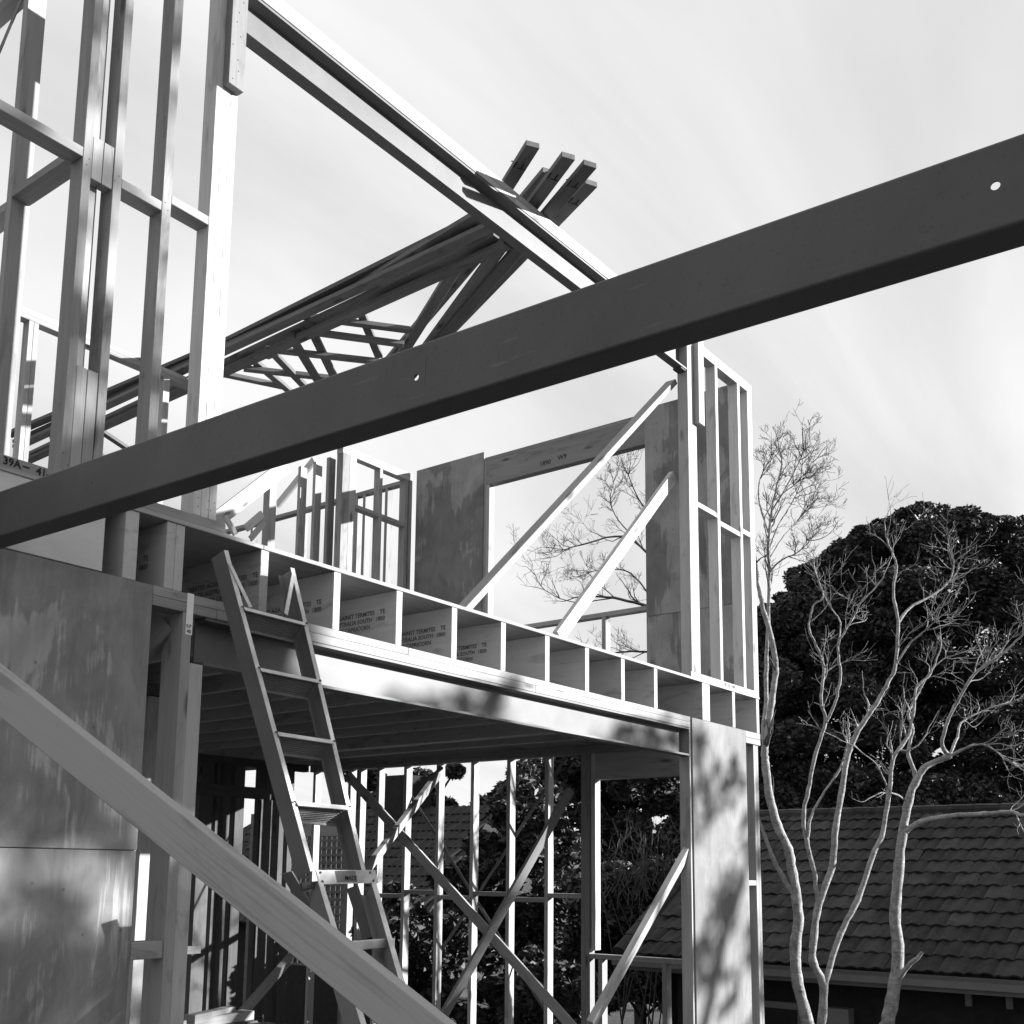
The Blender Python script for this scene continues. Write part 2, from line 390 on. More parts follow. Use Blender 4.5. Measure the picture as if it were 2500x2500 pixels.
# ------------------------------------------------------------------ return wall frame, far left
wr = thing('stud_frame', 'side stud frame running back behind the tall front studs at far left', 'wall frame', (2.35, 5.2, FT))
box(wr, 'bottom_plate', 2.285, 2.375, Y0+0.15, 6.6, FT+0.001, FT+0.044, 'pine')
for y in (4.655, 5.125, 5.62, 6.1):
    box(wr, 'stud', 2.285, 2.375, y, y+0.045, SB, ST, 'pine')
for ya, yb, z in ((Y0+0.147, 4.655, 3.045), (4.70, 5.125, 3.0), (5.17, 5.62, 3.05), (5.665, 6.1, 3.0)):
    box(wr, 'nogging', 2.286, 2.374, ya, yb, z, z+0.042, 'pine')
bar(wr, 'strap_brace', (2.29, 5.9, 2.8), (2.29, 4.70, 4.15), 0.03, 0.004, (0, 1, 1), 'steel_galv')
for z0 in (4.195, 4.238):
    box(wr, 'top_plate', 2.285, 2.375, Y0+0.091, 6.6, z0, z0+0.042, 'pine')

# ------------------------------------------------------------------ front wall frame, right
wf = thing('stud_frame', 'sunlit white stud frame at the right front corner of the upper floor', 'wall frame', (8.0, Y0, FT))
bp2 = box(wf, 'bottom_plate', 7.37, 8.585, Y0, Y0+0.09, FT+0.001, FT+0.044, 'pine_sunlit')
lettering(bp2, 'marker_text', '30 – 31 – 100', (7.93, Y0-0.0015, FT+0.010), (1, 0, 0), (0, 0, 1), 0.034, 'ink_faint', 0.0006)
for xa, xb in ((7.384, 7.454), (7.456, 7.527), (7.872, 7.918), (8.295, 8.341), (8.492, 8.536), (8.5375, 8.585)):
    stud(wf, xa, xb, SB, ST, mat='pine_sunlit')
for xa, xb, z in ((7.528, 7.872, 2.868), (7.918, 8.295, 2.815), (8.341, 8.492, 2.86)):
    box(wf, 'nogging', xa+0.0005, xb-0.0005, Y0+0.0015, Y0+0.089, z, z+0.042, 'pine_sunlit')
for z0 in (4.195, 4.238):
    box(wf, 'top_plate', 7.603, 8.588, Y0, Y0+0.09, z0, z0+0.042, 'pine_sunlit')
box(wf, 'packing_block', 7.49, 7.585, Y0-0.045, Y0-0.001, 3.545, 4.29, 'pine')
box(wf, 'packing_block', 7.30, 7.383, Y0+0.01, Y0+0.085, 3.95, 3.964, 'pine_shaded')
# ------------------------------------------------------------------ end wall, upper floor
EX = 8.485
we = thing('stud_frame', 'upper end wall with large window opening between two weathered plywood panels', 'wall frame', (8.53, 6.2, FT))
box(we, 'bottom_plate', EX, EX+0.09, Y0+0.091, 14, FT+0.001, FT+0.044, 'pine')
for y in (4.02, 4.45, 4.865, 6.757, 6.802, 7.25, 7.70):
    box(we, 'stud', EX, EX+0.088, y, y+0.043, SB, 3.945 if 4.8 < y < 6.79 else 4.235, 'pine')
li = box(we, 'lintel', EX-0.001, EX+0.046, 4.91, 6.80, 3.946, 4.205, 'pine_grey')
lettering(li, 'marker_text', '1890', (EX-0.0025, 6.12, 3.995), (0, -1, 0), (0, 0, 1), 0.07, 'ink', 0.0008)
lettering(li, 'marker_text', 'W9', (EX-0.0025, 5.90, 4.01), (0, -1, 0), (0, 0, 1), 0.07, 'ink', 0.0008)
box(we, 'lintel', EX+0.047, EX+0.089, 4.91, 6.80, 3.946, 4.205, 'pine_grey')
box(we, 'top_plate', EX-0.001, EX+0.088, 4.0, 6.82, 4.206, 4.246, 'pine_grey')
for ya, yb, za, zb in ((3.975, 4.905, FT+0.05, 2.29), (3.975, 4.905, 2.294, 4.29), (6.826, 7.765, FT+0.05, 4.31)):
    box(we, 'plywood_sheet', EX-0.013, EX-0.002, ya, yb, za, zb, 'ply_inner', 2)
box(we, 'nogging', EX-0.0015, EX+0.088, 4.064, 4.449, 2.25, 2.34, 'pine')
box(we, 'nogging', EX-0.0015, EX+0.088, 4.494, 4.864, 2.25, 2.34, 'pine')
box(we, 'sill_rail', EX, EX+0.088, 4.909, 6.756, 2.36, 2.402, 'pine')
for y in (5.35, 5.85, 6.3):
    box(we, 'cripple_stud', EX, EX+0.088, y, y+0.043, SB, 2.36, 'pine')
# part of the end wall beyond the cross wall
zt = onX(975, 1174, EX)[2]
box(we, 'top_plate', EX, EX+0.088, 7.95, 13.9, zt-0.043, zt, 'pine')
for px in (890, 944, 870):
    y = onX(px, 1300, EX)[1]
    box(we, 'stud', EX, EX+0.088, y, y+0.043, SB, zt-0.043, 'pine')
for y in (9.6, 10.5, 11.0, 11.8, 12.6, 13.4):
    box(we, 'stud', EX, EX+0.088, y, y+0.043, SB, zt-0.043, 'pine')
box(we, 'nogging', EX, EX+0.088, 9.65, 10.5, 2.55, 2.593, 'pine')
# ------------------------------------------------------------------ cross wall on the upper floor
YB = 7.82
wb = thing('stud_frame', 'cross wall studs deep inside the upper floor below the stacked trusses', 'wall frame', (6, YB, FT))
box(wb, 'bottom_plate', 3.3, 8.47, YB, YB+0.09, FT+0.001, FT+0.044, 'pine')
for z0 in (4.195, 4.238):
    box(wb, 'top_plate', 3.0, 5.9, YB, YB+0.09, z0, z0+0.042, 'pine')
    box(wb, 'top_plate', 7.42, 8.472, YB, YB+0.09, z0, z0+0.042, 'pine')
for xa, xb in ((3.3, 3.345), (4.06, 4.098), (4.10, 4.140), (5.285, 5.348), (5.85, 5.895), (7.425, 7.522), (7.524, 7.62), (7.965, 8.007), (8.36, 8.405), (8.425, 8.47)):
    stud(wb, xa, xb, SB, ST, YB)
stud(wb, 6.50, 6.585, SB, 3.70, YB)
for xa, xb, z in ((7.621, 7.965, 3.662), (8.007, 8.36, 3.662), (4.14, 5.285, 2.8)):
    box(wb, 'nogging', xa, xb, YB+0.002, YB+0.089, z, z+0.042, 'pine')
for y in (8.02, 8.22, 8.45):
    box(wb, 'stud', 7.425, 7.515, y, y+0.043, SB, ST, 'pine')
for a, b, w in (((525, 1272), (700, 1136), 0.14), ((548, 1258), (575, 1305), 0.05), ((612, 1315), (645, 1275), 0.05), ((600, 1290), (640, 1255), 0.07)):
    bar(wb, 'diagonal_board', onY(*a, YB-0.03), onY(*b, YB-0.03), w, 0.03, (1, 0, 1), 'pine_sunlit')
far_b = bar(None, 'timber_brace', onX(677, 1234, EX-0.05), onX(768, 1122, EX-0.05), 0.09, 0.035, (0, 1, 1), 'pine_sunlit')
tag(far_b, 'small diagonal board far back in the end wall, left of the double post', 'timber brace')

# ------------------------------------------------------------------ upper floor braces
b1 = bar(None, 'timber_brace', (7.40, 4.03, 3.90), (4.80, 4.03, 1.44+0.05), 0.042, 0.09, (0, 0, 1), 'pine')
tag(b1, 'long dark diagonal brace rising from the floor edge to the corner studs', 'timber brace', 'diagonal braces of the corner frame')
b2 = bar(None, 'timber_brace', (7.40, 4.03, 3.11), (5.80, 4.03, 1.47+0.05), 0.09, 0.04, (0, 0, 1), 'pine_sunlit')
tag(b2, 'shorter sunlit diagonal brace in front of the right plywood panel', 'timber brace', 'diagonal braces of the corner frame')

# ------------------------------------------------------------------ roof trusses stacked flat on the wall plates
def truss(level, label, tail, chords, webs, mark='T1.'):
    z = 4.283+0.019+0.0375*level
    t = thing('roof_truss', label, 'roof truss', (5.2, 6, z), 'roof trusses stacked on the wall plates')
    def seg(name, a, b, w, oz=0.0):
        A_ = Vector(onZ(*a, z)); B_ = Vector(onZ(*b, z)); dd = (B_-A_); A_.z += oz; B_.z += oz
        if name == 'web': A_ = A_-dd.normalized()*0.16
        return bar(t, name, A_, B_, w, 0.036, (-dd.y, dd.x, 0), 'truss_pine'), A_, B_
    tc_, A_, B_ = seg('top_chord', *tail, 0.09)
    d = (B_-A_).normalized(); s_ = Vector((d.y, -d.x, 0))
    if mark:
        s_ = Vector((-d.y, d.x, 0)); s_ = s_ if s_.x < 0 else -s_
        lettering(tc_, 'marker_text', mark, A_+d*0.17-s_*0.034+Vector((0, 0, -0.0195)), s_, s_.cross(Vector((0, 0, 1))), 0.085, 'ink', 0.002)
    for k_, (a, b) in enumerate(chords): seg('bottom_chord', a, b, 0.09, -0.0006*(k_+1))
    for k_, (a, b) in enumerate(webs): seg('web', a, b, 0.068, 0.0008*(k_+1))
    if level == 1:
        c = Vector(onZ(660, 868, z-0.0195)); box(t, 'nail_plate', c.x-0.04, c.x+0.04, c.y-0.07, c.y+0.07, z-0.0215, z-0.0195, 'steel_galv')
truss(3, 'truss whose marked tail stands apart at the left of the stack', ((1301, 352), (915, 970)), [((1170, 524), (880, 697)), ((915, 683), (40, 1080))], [((785, 778), (1000, 806)), ((630, 890), (715, 962)), ((585, 922), (690, 944))])
truss(1, 'truss with the highest marked tail in the middle of the stack', ((1388, 380), (985, 925)), [((1230, 538), (40, 1092))], [((765, 815), (818, 925)), ((785, 814), (985, 841))])
truss(0, 'truss with its marked tail just right of the tallest one', ((1441, 400), (1000, 920)), [((1240, 596), (30, 1142))], [((722, 840), (780, 936)), ((235, 1045), (335, 1112)), ((150, 1082), (215, 1125)), ((694, 858), (925, 884))])
truss(2, 'truss with the lowest marked tail at the right of the stack', ((1444, 446), (1000, 910)), [((1215, 575), (30, 1132))], [((682, 878), (750, 950)), ((640, 905), (820, 925))])
truss(4, 'topmost truss with a short tail half hidden behind the others', ((1340, 418), (930, 905)), [((1180, 526), (500, 862)), ((520, 850), (20, 1062))], [((880, 760), (925, 870)), ((180, 1075), (260, 1120))], '')

# ------------------------------------------------------------------ lower storey, left: plywood wall and post
wp = thing('stud_frame', 'weathered grey plywood wall with timber post beside the ladder', 'wall frame', (2.3, Y0, GZ))
box(wp, 'plywood_sheet', 0.9, 2.632, Y0, Y0+0.012, 0.068, JB, 'ply', 2)
box(wp, 'plywood_sheet', 0.9, 2.628, Y0, Y0+0.012, GZ+0.05, 0.065, 'ply', 2)
box(wp, 'stud', 2.584, 2.629, Y0+0.013, Y0+0.10, GZ+0.02, PB-0.002, 'pine_shaded')
box(wp, 'nogging', 0.9, 2.583, Y0+0.0125, Y0+0.10, 0.02, 0.11, 'pine_shaded')
box(wp, 'stud', 2.05, 2.095, Y0+0.013, Y0+0.10, GZ+0.02, 0.019, 'pine_shaded')
po = box(wp, 'post', 2.785, 2.832, Y0-0.002, Y0+0.135, GZ+0.02, PB-0.001, 'pine')
box(wp, 'post', 2.833, 2.903, Y0+0.002, Y0+0.09, GZ+0.02, 0.866, 'lvl')
box(wp, 'nogging', 2.633, 2.784, Y0+0.006, Y0+0.09, -0.365, -0.295, 'pine')
bar(wp, 'knee_brace', (2.79, Y0+0.10, 1.04), (2.60, Y0+0.75, 0.42), 0.09, 0.045, (0, 0, 1), 'pine')
ms = box(wp, 'metal_strap', 2.800, 2.834, Y0-0.004, Y0-0.0025, 0.985, 1.166, 'tag_white')
lettering(ms, 'printed_text', 'ILP', (2.802, Y0-0.005, 1.016), (1, 0, 0), (0, 0, 1), 0.02, 'ink', 0.0004)
lettering(ms, 'printed_text', '40', (2.805, Y0-0.005, 0.992), (1, 0, 0), (0, 0, 1), 0.022, 'ink', 0.0004)

# ------------------------------------------------------------------ lower storey, right: plywood pier
wq = thing('stud_frame', 'plywood clad corner pier dappled with tree shade at the lower right', 'wall frame', (8.0, Y0, GZ))
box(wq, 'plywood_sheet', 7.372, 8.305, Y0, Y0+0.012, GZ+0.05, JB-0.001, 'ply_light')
box(wq, 'post', 7.345, 7.391, Y0+0.0125, Y0+0.10, GZ+0.02, 0.865, 'pine')
box(wq, 'post', 7.345, 7.391, Y0+0.0125, Y0+0.10, 0.867, JB-0.002, 'pine')
for xa, xb in ((7.85, 7.895), (8.26, 8.304), (8.472, 8.516), (8.518, 8.562)):
    box(wq, 'stud', xa, xb, Y0+0.0125, Y0+0.10, GZ+0.02, PB-0.02, 'pine')
for z0, z1 in ((1.062, 1.11), (1.112, JB-0.001)):
    box(wq, 'top_plate', 8.3065, 8.59, Y0+0.001, Y0+0.09, z0, z1, 'pine')
box(wq, 'nogging', 8.305, 8.471, Y0+0.013, Y0+0.09, -0.10, -0.058, 'pine')
box(wq, 'sheathing', 8.40, 8.59, Y0+0.11, Y0+0.12, GZ+0.05, 1.06, 'ply')

# ------------------------------------------------------------------ lower storey end wall
wz = thing('stud_frame', 'open lower end wall with a row of brightly sunlit studs', 'wall frame', (8.53, 6.2, GZ))
for z0 in (1.081, 1.122):
    box(wz, 'top_plate', EX, EX+0.088, Y0+0.101, 9.3, z0, z0+0.040, 'pine')
for y in (4.50, 5.47, 5.995, 6.45, 6.905, 7.362, 7.815, 8.21, 8.485, 8.64, 9.2):
    box(wz, 'stud', EX, EX+0.088, y, y+0.043, (-1.75 if y != 5.47 else -0.70), 1.080, 'pine_sunlit')
for k in range(2):
    box(wz, 'post', EX, EX+0.088, 5.535+k*0.046, 5.535+k*0.046+0.045, -1.80, 1.08, 'pine')
box(wz, 'lintel', EX-0.001, EX+0.045, 4.545, 5.468, 0.835, 1.079, 'pine')
box(wz, 'lintel', EX+0.046, EX+0.089, 4.545, 5.468, 0.835, 1.079, 'pine')
box(wz, 'sill_rail', EX, EX+0.088, 4.545, 5.53, -0.775, -0.733, 'pine')
for y in (4.75, 5.40):
    box(wz, 'cripple_stud', EX, EX+0.088, y, y+0.043, -1.80, -0.776, 'pine')
ys = [5.627, 5.995, 6.45, 6.905, 7.362, 7.815, 8.21]
for i in range(6):
    z = -0.245 - (0.045 if i % 2 else 0)
    box(wz, 'nogging', EX, EX+0.088, ys[i]+(0.043 if i else 0), ys[i+1], z, z+0.042, 'pine')
for a, b in (((990, 1920), (1345, 2490)), ((1385, 1845), (1058, 2350))):
    bar(wz, 'strap_brace', onX(*a, EX+0.092), onX(*b, EX+0.092), 0.032, 0.003, (0, 1, 0), 'steel_galv')
box(wz, 'bottom_plate', EX, EX+0.088, Y0+0.101, 9.3, GZ+0.02, GZ+0.063, 'pine')
for (a, b, X1_, X2_, w, lab) in (
    ((1393, 1928), (1085, 2475), 8.43, 7.4, 0.075, 'diagonal brace with sunlit top leaning left across the lower studs'),
    ((850, 1893), (1400, 2510), 7.9, 7.9, 0.085, 'dark diagonal brace falling to the right across the lower studs'),
    ((1078, 1880), (890, 2130), 8.43, 7.2, 0.10, 'short sunlit diagonal brace meeting the dark brace near the ladder'),
    ((1675, 2080), (1440, 2505), 7.36, 6.0, 0.09, 'diagonal brace propping the plywood pier from the slab'),
    ((712, 2335), (560, 2510), 6.2, 5.2, 0.09, 'low diagonal brace behind the foreground timber near the stacked offcuts')):
    o = bar(None, 'timber_brace', onX(*a, X1_), onX(*b, X2_), w, 0.045, (0.25, -0.2, 1), 'pine')
    tag(o, lab, 'timber brace', 'diagonal braces of the lower storey')

# ------------------------------------------------------------------ lower storey back wall and inner frames (deep shade)
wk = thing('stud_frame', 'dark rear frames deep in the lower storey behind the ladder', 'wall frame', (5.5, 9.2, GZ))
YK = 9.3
box(wk, 'lintel', onY(470, 1930, YK)[0], onY(668, 1930, YK)[0], YK, YK+0.09, onY(560, 1945, YK)[2], onY(560, 1917, YK)[2], 'pine_shaded')
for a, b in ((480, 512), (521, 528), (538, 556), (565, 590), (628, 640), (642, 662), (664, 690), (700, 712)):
    box(wk, 'stud', onY(a, 2100, YK)[0], onY(b, 2100, YK)[0], YK+0.002, YK+0.088, GZ+0.02, 1.08, 'pine_shaded')
box(wk, 'top_plate', 3.0, 8.47, YK, YK+0.09, 1.081, 1.16, 'pine_shaded')
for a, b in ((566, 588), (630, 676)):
    box(wk, 'panel', onY(a, 2100, YK)[0], onY(b, 2100, YK)[0], YK-0.015, YK-0.001, GZ+0.02, onY(560, 1946, YK)[2], 'pine_shaded')
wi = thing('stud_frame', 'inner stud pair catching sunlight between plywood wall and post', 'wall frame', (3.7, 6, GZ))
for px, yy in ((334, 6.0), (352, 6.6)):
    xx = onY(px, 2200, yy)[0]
    box(wi, 'stud', xx, xx+0.085, yy, yy+0.043, GZ+0.02, 1.08, 'pine_sunlit')
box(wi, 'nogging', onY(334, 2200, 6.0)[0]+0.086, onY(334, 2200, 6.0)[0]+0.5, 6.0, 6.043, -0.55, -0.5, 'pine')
box(wi, 'top_plate', 3.2, 4.4, 5.95, 6.65, 1.085, 1.12, 'pine_shaded')

# ------------------------------------------------------------------ timber offcuts on the slab
for i, (px, py, L, w, rz, lab) in enumerate(((500, 2492, 0.8, 0.12, 0.1, 'dark wide offcut on the slab beside the post'), (515, 2478, 0.5, 0.08, 0.35, 'short upper offcut lying across the dark wide one'))):
    p_ = Vector(onY(px, py, 6.2)); z = p_.z
    o = bar(None, 'timber_offcut', (p_.x-L/2*math.cos(rz), p_.y-L/2*math.sin(rz), z), (p_.x+L/2*math.cos(rz), p_.y+L/2*math.sin(rz), z), w, 0.06, (0, 1, 0), 'pine')
    tag(o, lab, 'timber offcut', 'offcuts stacked on the slab')
sp_ = thing('timber_stack', 'low stack of bearers under the offcuts in the lower storey', 'timber stack', (4.6, 6.2, GZ))
zs = onY(500, 2492, 6.2)[2]-0.033
for k in range(6):
    box(sp_, 'bearer', 4.1, 5.2, 5.95+0.09*k, 6.03+0.09*k, GZ+0.02, zs-0.01*(k % 2), 'pine_shaded')

# ------------------------------------------------------------------ foreground steel purlin (C section, close to the camera)
pu = thing('steel_purlin', 'dark grey steel purlin crossing the whole view close to the camera', 'steel beam', (1.9, 2, 1.2))
A = Vector(onX(0, 1198, 1.85)); B = Vector(onX(2500, 321, 1.97)); d = (B-A).normalized()
A2 = A - d*0.20; B2 = B + d*1.6
zv = Vector((0, 0, 1)); zv = (zv-d*zv.dot(d)).normalized(); xv = zv.cross(d)
if xv.x < 0: xv = -xv
H, FW, TH, RR = 0.172, 0.088, 0.0035, 0.008
def arc(cx, cy, r, a0, a1, k=5): return [(cx+r*math.cos(R(a0+(a1-a0)*i/k)), cy+r*math.sin(R(a0+(a1-a0)*i/k))) for i in range(k+1)]
outer = [(FW, -0.016)]+arc(FW-RR, -RR, RR, 0, 90)+arc(RR, -RR, RR, 90, 180)+arc(RR, -H+RR, RR, 180, 270)+arc(FW-RR, -H+RR, RR, 270, 360)+[(FW, -H+0.016)]
inner = [(FW-TH, -H+0.016)]+arc(FW-RR, -H+RR, RR-TH, 360, 270)+arc(RR, -H+RR, RR-TH, 270, 180)+arc(RR, -RR, RR-TH, 180, 90)+arc(FW-RR, -RR, RR-TH, 90, 0)+[(FW-TH, -0.016)]
# the web is built with its bolt holes: profile swept, then holes bored
prof = outer+inner
web = extrude(pu, 'purlin_section', prof, A2, B2, xv, zv, 'purlin_steel')
def bore(obj, c, axis, r):
    bm = bmesh.new(); bmesh.ops.create_cone(bm, cap_ends=True, segments=20, radius1=r, radius2=r, depth=0.03)
    me = bpy.data.meshes.new('bore'); M = axis.to_track_quat('Z', 'Y').to_matrix().to_4x4(); M.translation = c
    bm.transform(M); bm.to_mesh(me); bm.free()
    cu = bpy.data.objects.new('bore', me); COL.objects.link(cu)
    md = obj.modifiers.new('b', 'BOOLEAN'); md.operation = 'DIFFERENCE'; md.object = cu; md.solver = 'EXACT'
    dg = bpy.context.evaluated_depsgraph_get(); nm = bpy.data.meshes.new_from_object(obj.evaluated_get(dg))
    obj.modifiers.clear(); obj.data = nm; bpy.data.objects.remove(cu)
bpy.context.view_layer.update()
W0 = Vector(A)
def onweb(px, py):
    rd = Vector(ray(px, py)); t = (W0.dot(xv))/rd.dot(xv); return rd*t
# mesh is in world coords relative to parent inverse, so bore in the object's own space
for px, py, r in ((2430, 453, 0.0085), (1016, 921, 0.0085), (225, 1180, 0.004)):
    c = onweb(px, py)
    bpy.context.view_layer.update()
    bore(web, c, xv, r)
bar(web, 'scratch_mark', onweb(1040, 868)-xv*0.0006, onweb(1036, 940)-xv*0.0006, 0.0012, 0.0008, d, 'steel_galv')

# ------------------------------------------------------------------ foreground diagonal timber
c0 = Vector(far(-60, 1635, 2.95)); c1 = Vector(far(1130, 2590, 2.42))
fp = bar(None, 'timber_prop', c0, c1, 0.098, 0.052, (0, 0, 1), 'prop_pine')
tag(fp, 'thick grey diagonal timber close to the camera at the lower left', 'timber prop')

# ------------------------------------------------------------------ ladder (stepladder opened out straight)
ld = thing('ladder', 'paint spattered step ladder leaning against the floor joists', 'ladder', (3.1, 2.8, GZ))
TLf = Vector(onY(546, 1343, 3.78)); TRt = Vector(onY(718, 1388, 3.78))
HLf = Vector(onY(757, 2128, 3.36)); HRt = Vector(onY(893, 2128, 3.36))
def lrail(name, a, b, side):
    # C-shaped rail: web and two flanges; depth goes back from the front edge
    d = (b-a).normalized(); xa = Vector((1, 0, 0)); back = d.cross(xa).normalized()
    if back.y < 0: back = -back
    xa = back.cross(d).normalized(); xa = xa if xa.x > 0 else -xa
    w, t, fl_ = 0.085, 0.004, 0.024
    if side < 0: prof = [(0, 0), (fl_, 0), (fl_, t), (t, t), (t, w-t), (fl_, w-t), (fl_, w), (0, w)]
    else: prof = [(0, 0), (-fl_, 0), (-fl_, t), (-t, t), (-t, w-t), (-fl_, w-t), (-fl_, w), (0, w)]
    o = extrude(ld, name, prof, a, b, xa, back, 'ladder_rail')
    e = bar(o, 'front_edge', a+xa*(side*-1)*fl_/2-back*0.0012, b+xa*(side*-1)*fl_/2-back*0.0012, fl_, 0.002, xa, 'alloy')
    return d, back, xa
dl, bkl, xal = lrail('rail', TLf, HLf, -1)
dr, bkr, xar = lrail('rail', TRt, HRt, 1)
def step(a, b, back, fh=0.026, depth=0.10):
    up = Vector((0, 0, 1)); x_ = (b-a).normalized(); bk = Vector((0, 0.70, -0.71)); bk = (bk-x_*bk.dot(x_)).normalized(); u_ = x_.cross(bk)
    # ribbed tread: front lip and corrugated underside
    prof = [(0, -fh), (0.003, -fh), (0.003, -0.008)]
    k = 9
    for i in range(k):
        y = 0.006+(depth-0.01)*i/k
        prof += [(y, -0.005), (y+0.002, -0.011), (y+0.005, -0.011), (y+0.0065, -0.005)]
    prof += [(depth, -0.02), (depth+0.003, -0.02), (depth+0.003, 0), (0, 0)]
    s_ = extrude(ld, 'step', prof[::-1], a, b, bk, u_, 'ladder_tread')
    bar(s_, 'front_lip', a-bk*0.0015-u_*fh/2, b-bk*0.0015-u_*fh/2, fh, 0.002, u_, 'alloy')
    for e, s in ((a, 1), (b, -1)):
        bar(s_, 'rivet', e+x_*s*-0.010-bk*0.004-u_*0.010, e+x_*s*-0.010-bk*0.009-u_*0.010, 0.010, 0.010, u_, 'rivet')
Ztop = TLf.z
for za, pyl in ((1482, 0), (1632, 0), (1786, 0), (1958, 0)):
    # find where each rail passes this height
    def at(a, b, zz): t = (zz-a.z)/(b.z-a.z); return a+(b-a)*t
    # height of the step from its left end in the picture
    best = min((abs((1250+FPX*np.dot(P, _r)/np.dot(P, _f))*0 + (PPY-FPX*np.dot(P, _u)/np.dot(P, _f)) - za), t) for t in np.linspace(0, 1, 200) for P in [np.array(TLf+(HLf-TLf)*t)])
    z = (TLf+(HLf-TLf)*best[1]).z
    L_ = at(TLf, HLf, z)+xal*0.022; R_ = at(TRt, HRt, z)-xar*0.022
    step(L_, R_, bkl)
# head braces between rail tops and the first step
z = None
for (a, b) in (((560, 1375), (612, 1483)), ((716, 1405), (698, 1500))):
    A_ = Vector(onY(*a, 3.755)); B_ = Vector(onY(*b, 3.70)); bar(ld, 'head_brace', A_, B_, 0.02, 0.004, (1, 0, 0), 'alloy')
bar(ld, 'head_brace', Vector(onY(712, 1405, 3.85)), Vector(onY(688, 1495, 3.80)), 0.022, 0.004, (1, 0, 0), 'ladder_rail')
# lower section: cap plate, splayed rails, rung
CY = 3.27
cp = [Vector(onY(*q_, CY)) for q_ in ((771, 2124), (916, 2124), (924, 2156), (780, 2159))]
nrm = Vector((0, -1, 0))
cv = [v for v in cp]+[v-nrm*0.005 for v in cp]
cap = meshobj(ld, 'cap_plate', cv, [(3, 2, 1, 0), (4, 5, 6, 7), (0, 1, 5, 4), (1, 2, 6, 5), (2, 3, 7, 6), (3, 0, 4, 7)], 'alloy')
lettering(cap, 'label_text', 'MADE', Vector(onY(842, 2149, CY-0.003)), (1, 0, 0), (0, 0, 1), 0.026, 'ink', 0.0003)
st_ = [Vector(onY(*q_, CY-0.0015)) for q_ in ((818, 2126), (868, 2126), (872, 2153), (824, 2154))]
meshobj(cap, 'sticker', st_, [(3, 2, 1, 0)], 'ladder_rail')
for q_ in ((784, 2130), (905, 2130), (789, 2152), (913, 2150)):
    c = Vector(onY(*q_, CY-0.004)); bar(cap, 'rivet', c, c+Vector((0, 0.006, 0)), 0.009, 0.009, (0, 0, 1), 'rivet')
for a, b, w in (((775, 2150), (880, 2500), 0), ((916, 2150), (1000, 2440), 1)):
    pa = Vector(onY(*a, CY+0.01)); pb_ = Vector(onY(*b, 2.72)); dd = (pb_-pa).normalized(); pb_ = pa+dd*((GZ+0.0-pa.z)/dd.z)
    lrail('rail', pa, pb_, -1 if w == 0 else 1)
pa = Vector(onY(775, 2150, CY+0.01)); 
a_ = Vector(onY(895, 2306, 3.02)); b_ = Vector(onY(958, 2301, 3.02))
a_ = a_-(b_-a_)*1.05
rg = bar(ld, 'rung', a_, b_, 0.034, 0.03, (0, 0, 1), 'alloy')
bar(ld, 'hinge_arm', Vector(onY(735, 2165, 3.31)), Vector(onY(775, 2160, 3.29)), 0.03, 0.012, (0, 0, 1), 'rivet')
for a, b in (((700, 2130), (800, 2300)), ((860, 2165), (900, 2290))):
    bar(ld, 'hinge_plate', Vector(onY(*a, 3.36)), Vector(onY(*b, 3.30)), 0.07, 0.008, (0, 1, 0), 'ladder_rail')
bar(ld, 'spreader', Vector(onY(930, 2320, 3.12)), Vector(onY(985, 2400, 2.95)), 0.022, 0.004, (1, 0, 0), 'alloy')

# ------------------------------------------------------------------ vegetation helpers
def tubes(paths, sides=6):
    V, F = [], []
    for pts, rad in paths:
        P = [Vector(p) for p in pts]; n_ = len(P); base = len(V)
        prev = None
        for i, p_ in enumerate(P):
            t_ = (P[min(i+1, n_-1)]-P[max(i-1, 0)])
            if t_.length < 1e-6: t_ = Vector((0, 0, 1))
            t_.normalize()
            ref = prev if prev is not None else (Vector((1, 0, 0)) if abs(t_.z) > 0.8 else Vector((0, 0, 1)))
            a = (ref-t_*ref.dot(t_)).normalized(); b = t_.cross(a); prev = a
            s_ = sides if rad[i] > 0.012 else 4 if rad[i] > 0.005 else 3
            s_ = sides if rad[0] > 0.012 else (4 if rad[0] > 0.006 else 3)
            for k in range(s_):
                an = 2*math.pi*k/s_; V.append(p_+(a*math.cos(an)+b*math.sin(an))*rad[i]*(1+(random.gauss(0, 0.05) if rad[0] > 0.012 else 0)))
        for i in range(n_-1):
            for k in range(s_):
                F.append((base+i*s_+k, base+i*s_+(k+1) % s_, base+(i+1)*s_+(k+1) % s_, base+(i+1)*s_+k))
    return V, F
def smooth_path(pts, sub=4, jit=0.0):
    P = [Vector(p) for p in pts]; out = []
    for i in range(len(P)-1):
        p0 = P[max(i-1, 0)]; p1 = P[i]; p2 = P[i+1]; p3 = P[min(i+2, len(P)-1)]
        for k in range(sub):
            t_ = k/sub
            q_ = 0.5*((2*p1)+(p2-p0)*t_+(2*p0-5*p1+4*p2-p3)*t_*t_+(3*p1-p0-3*p2+p3)*t_**3)
            if jit: q_ += Vector((random.gauss(0, jit), random.gauss(0, jit), random.gauss(0, jit)))
            out.append(q_)
    out.append(P[-1]); return out
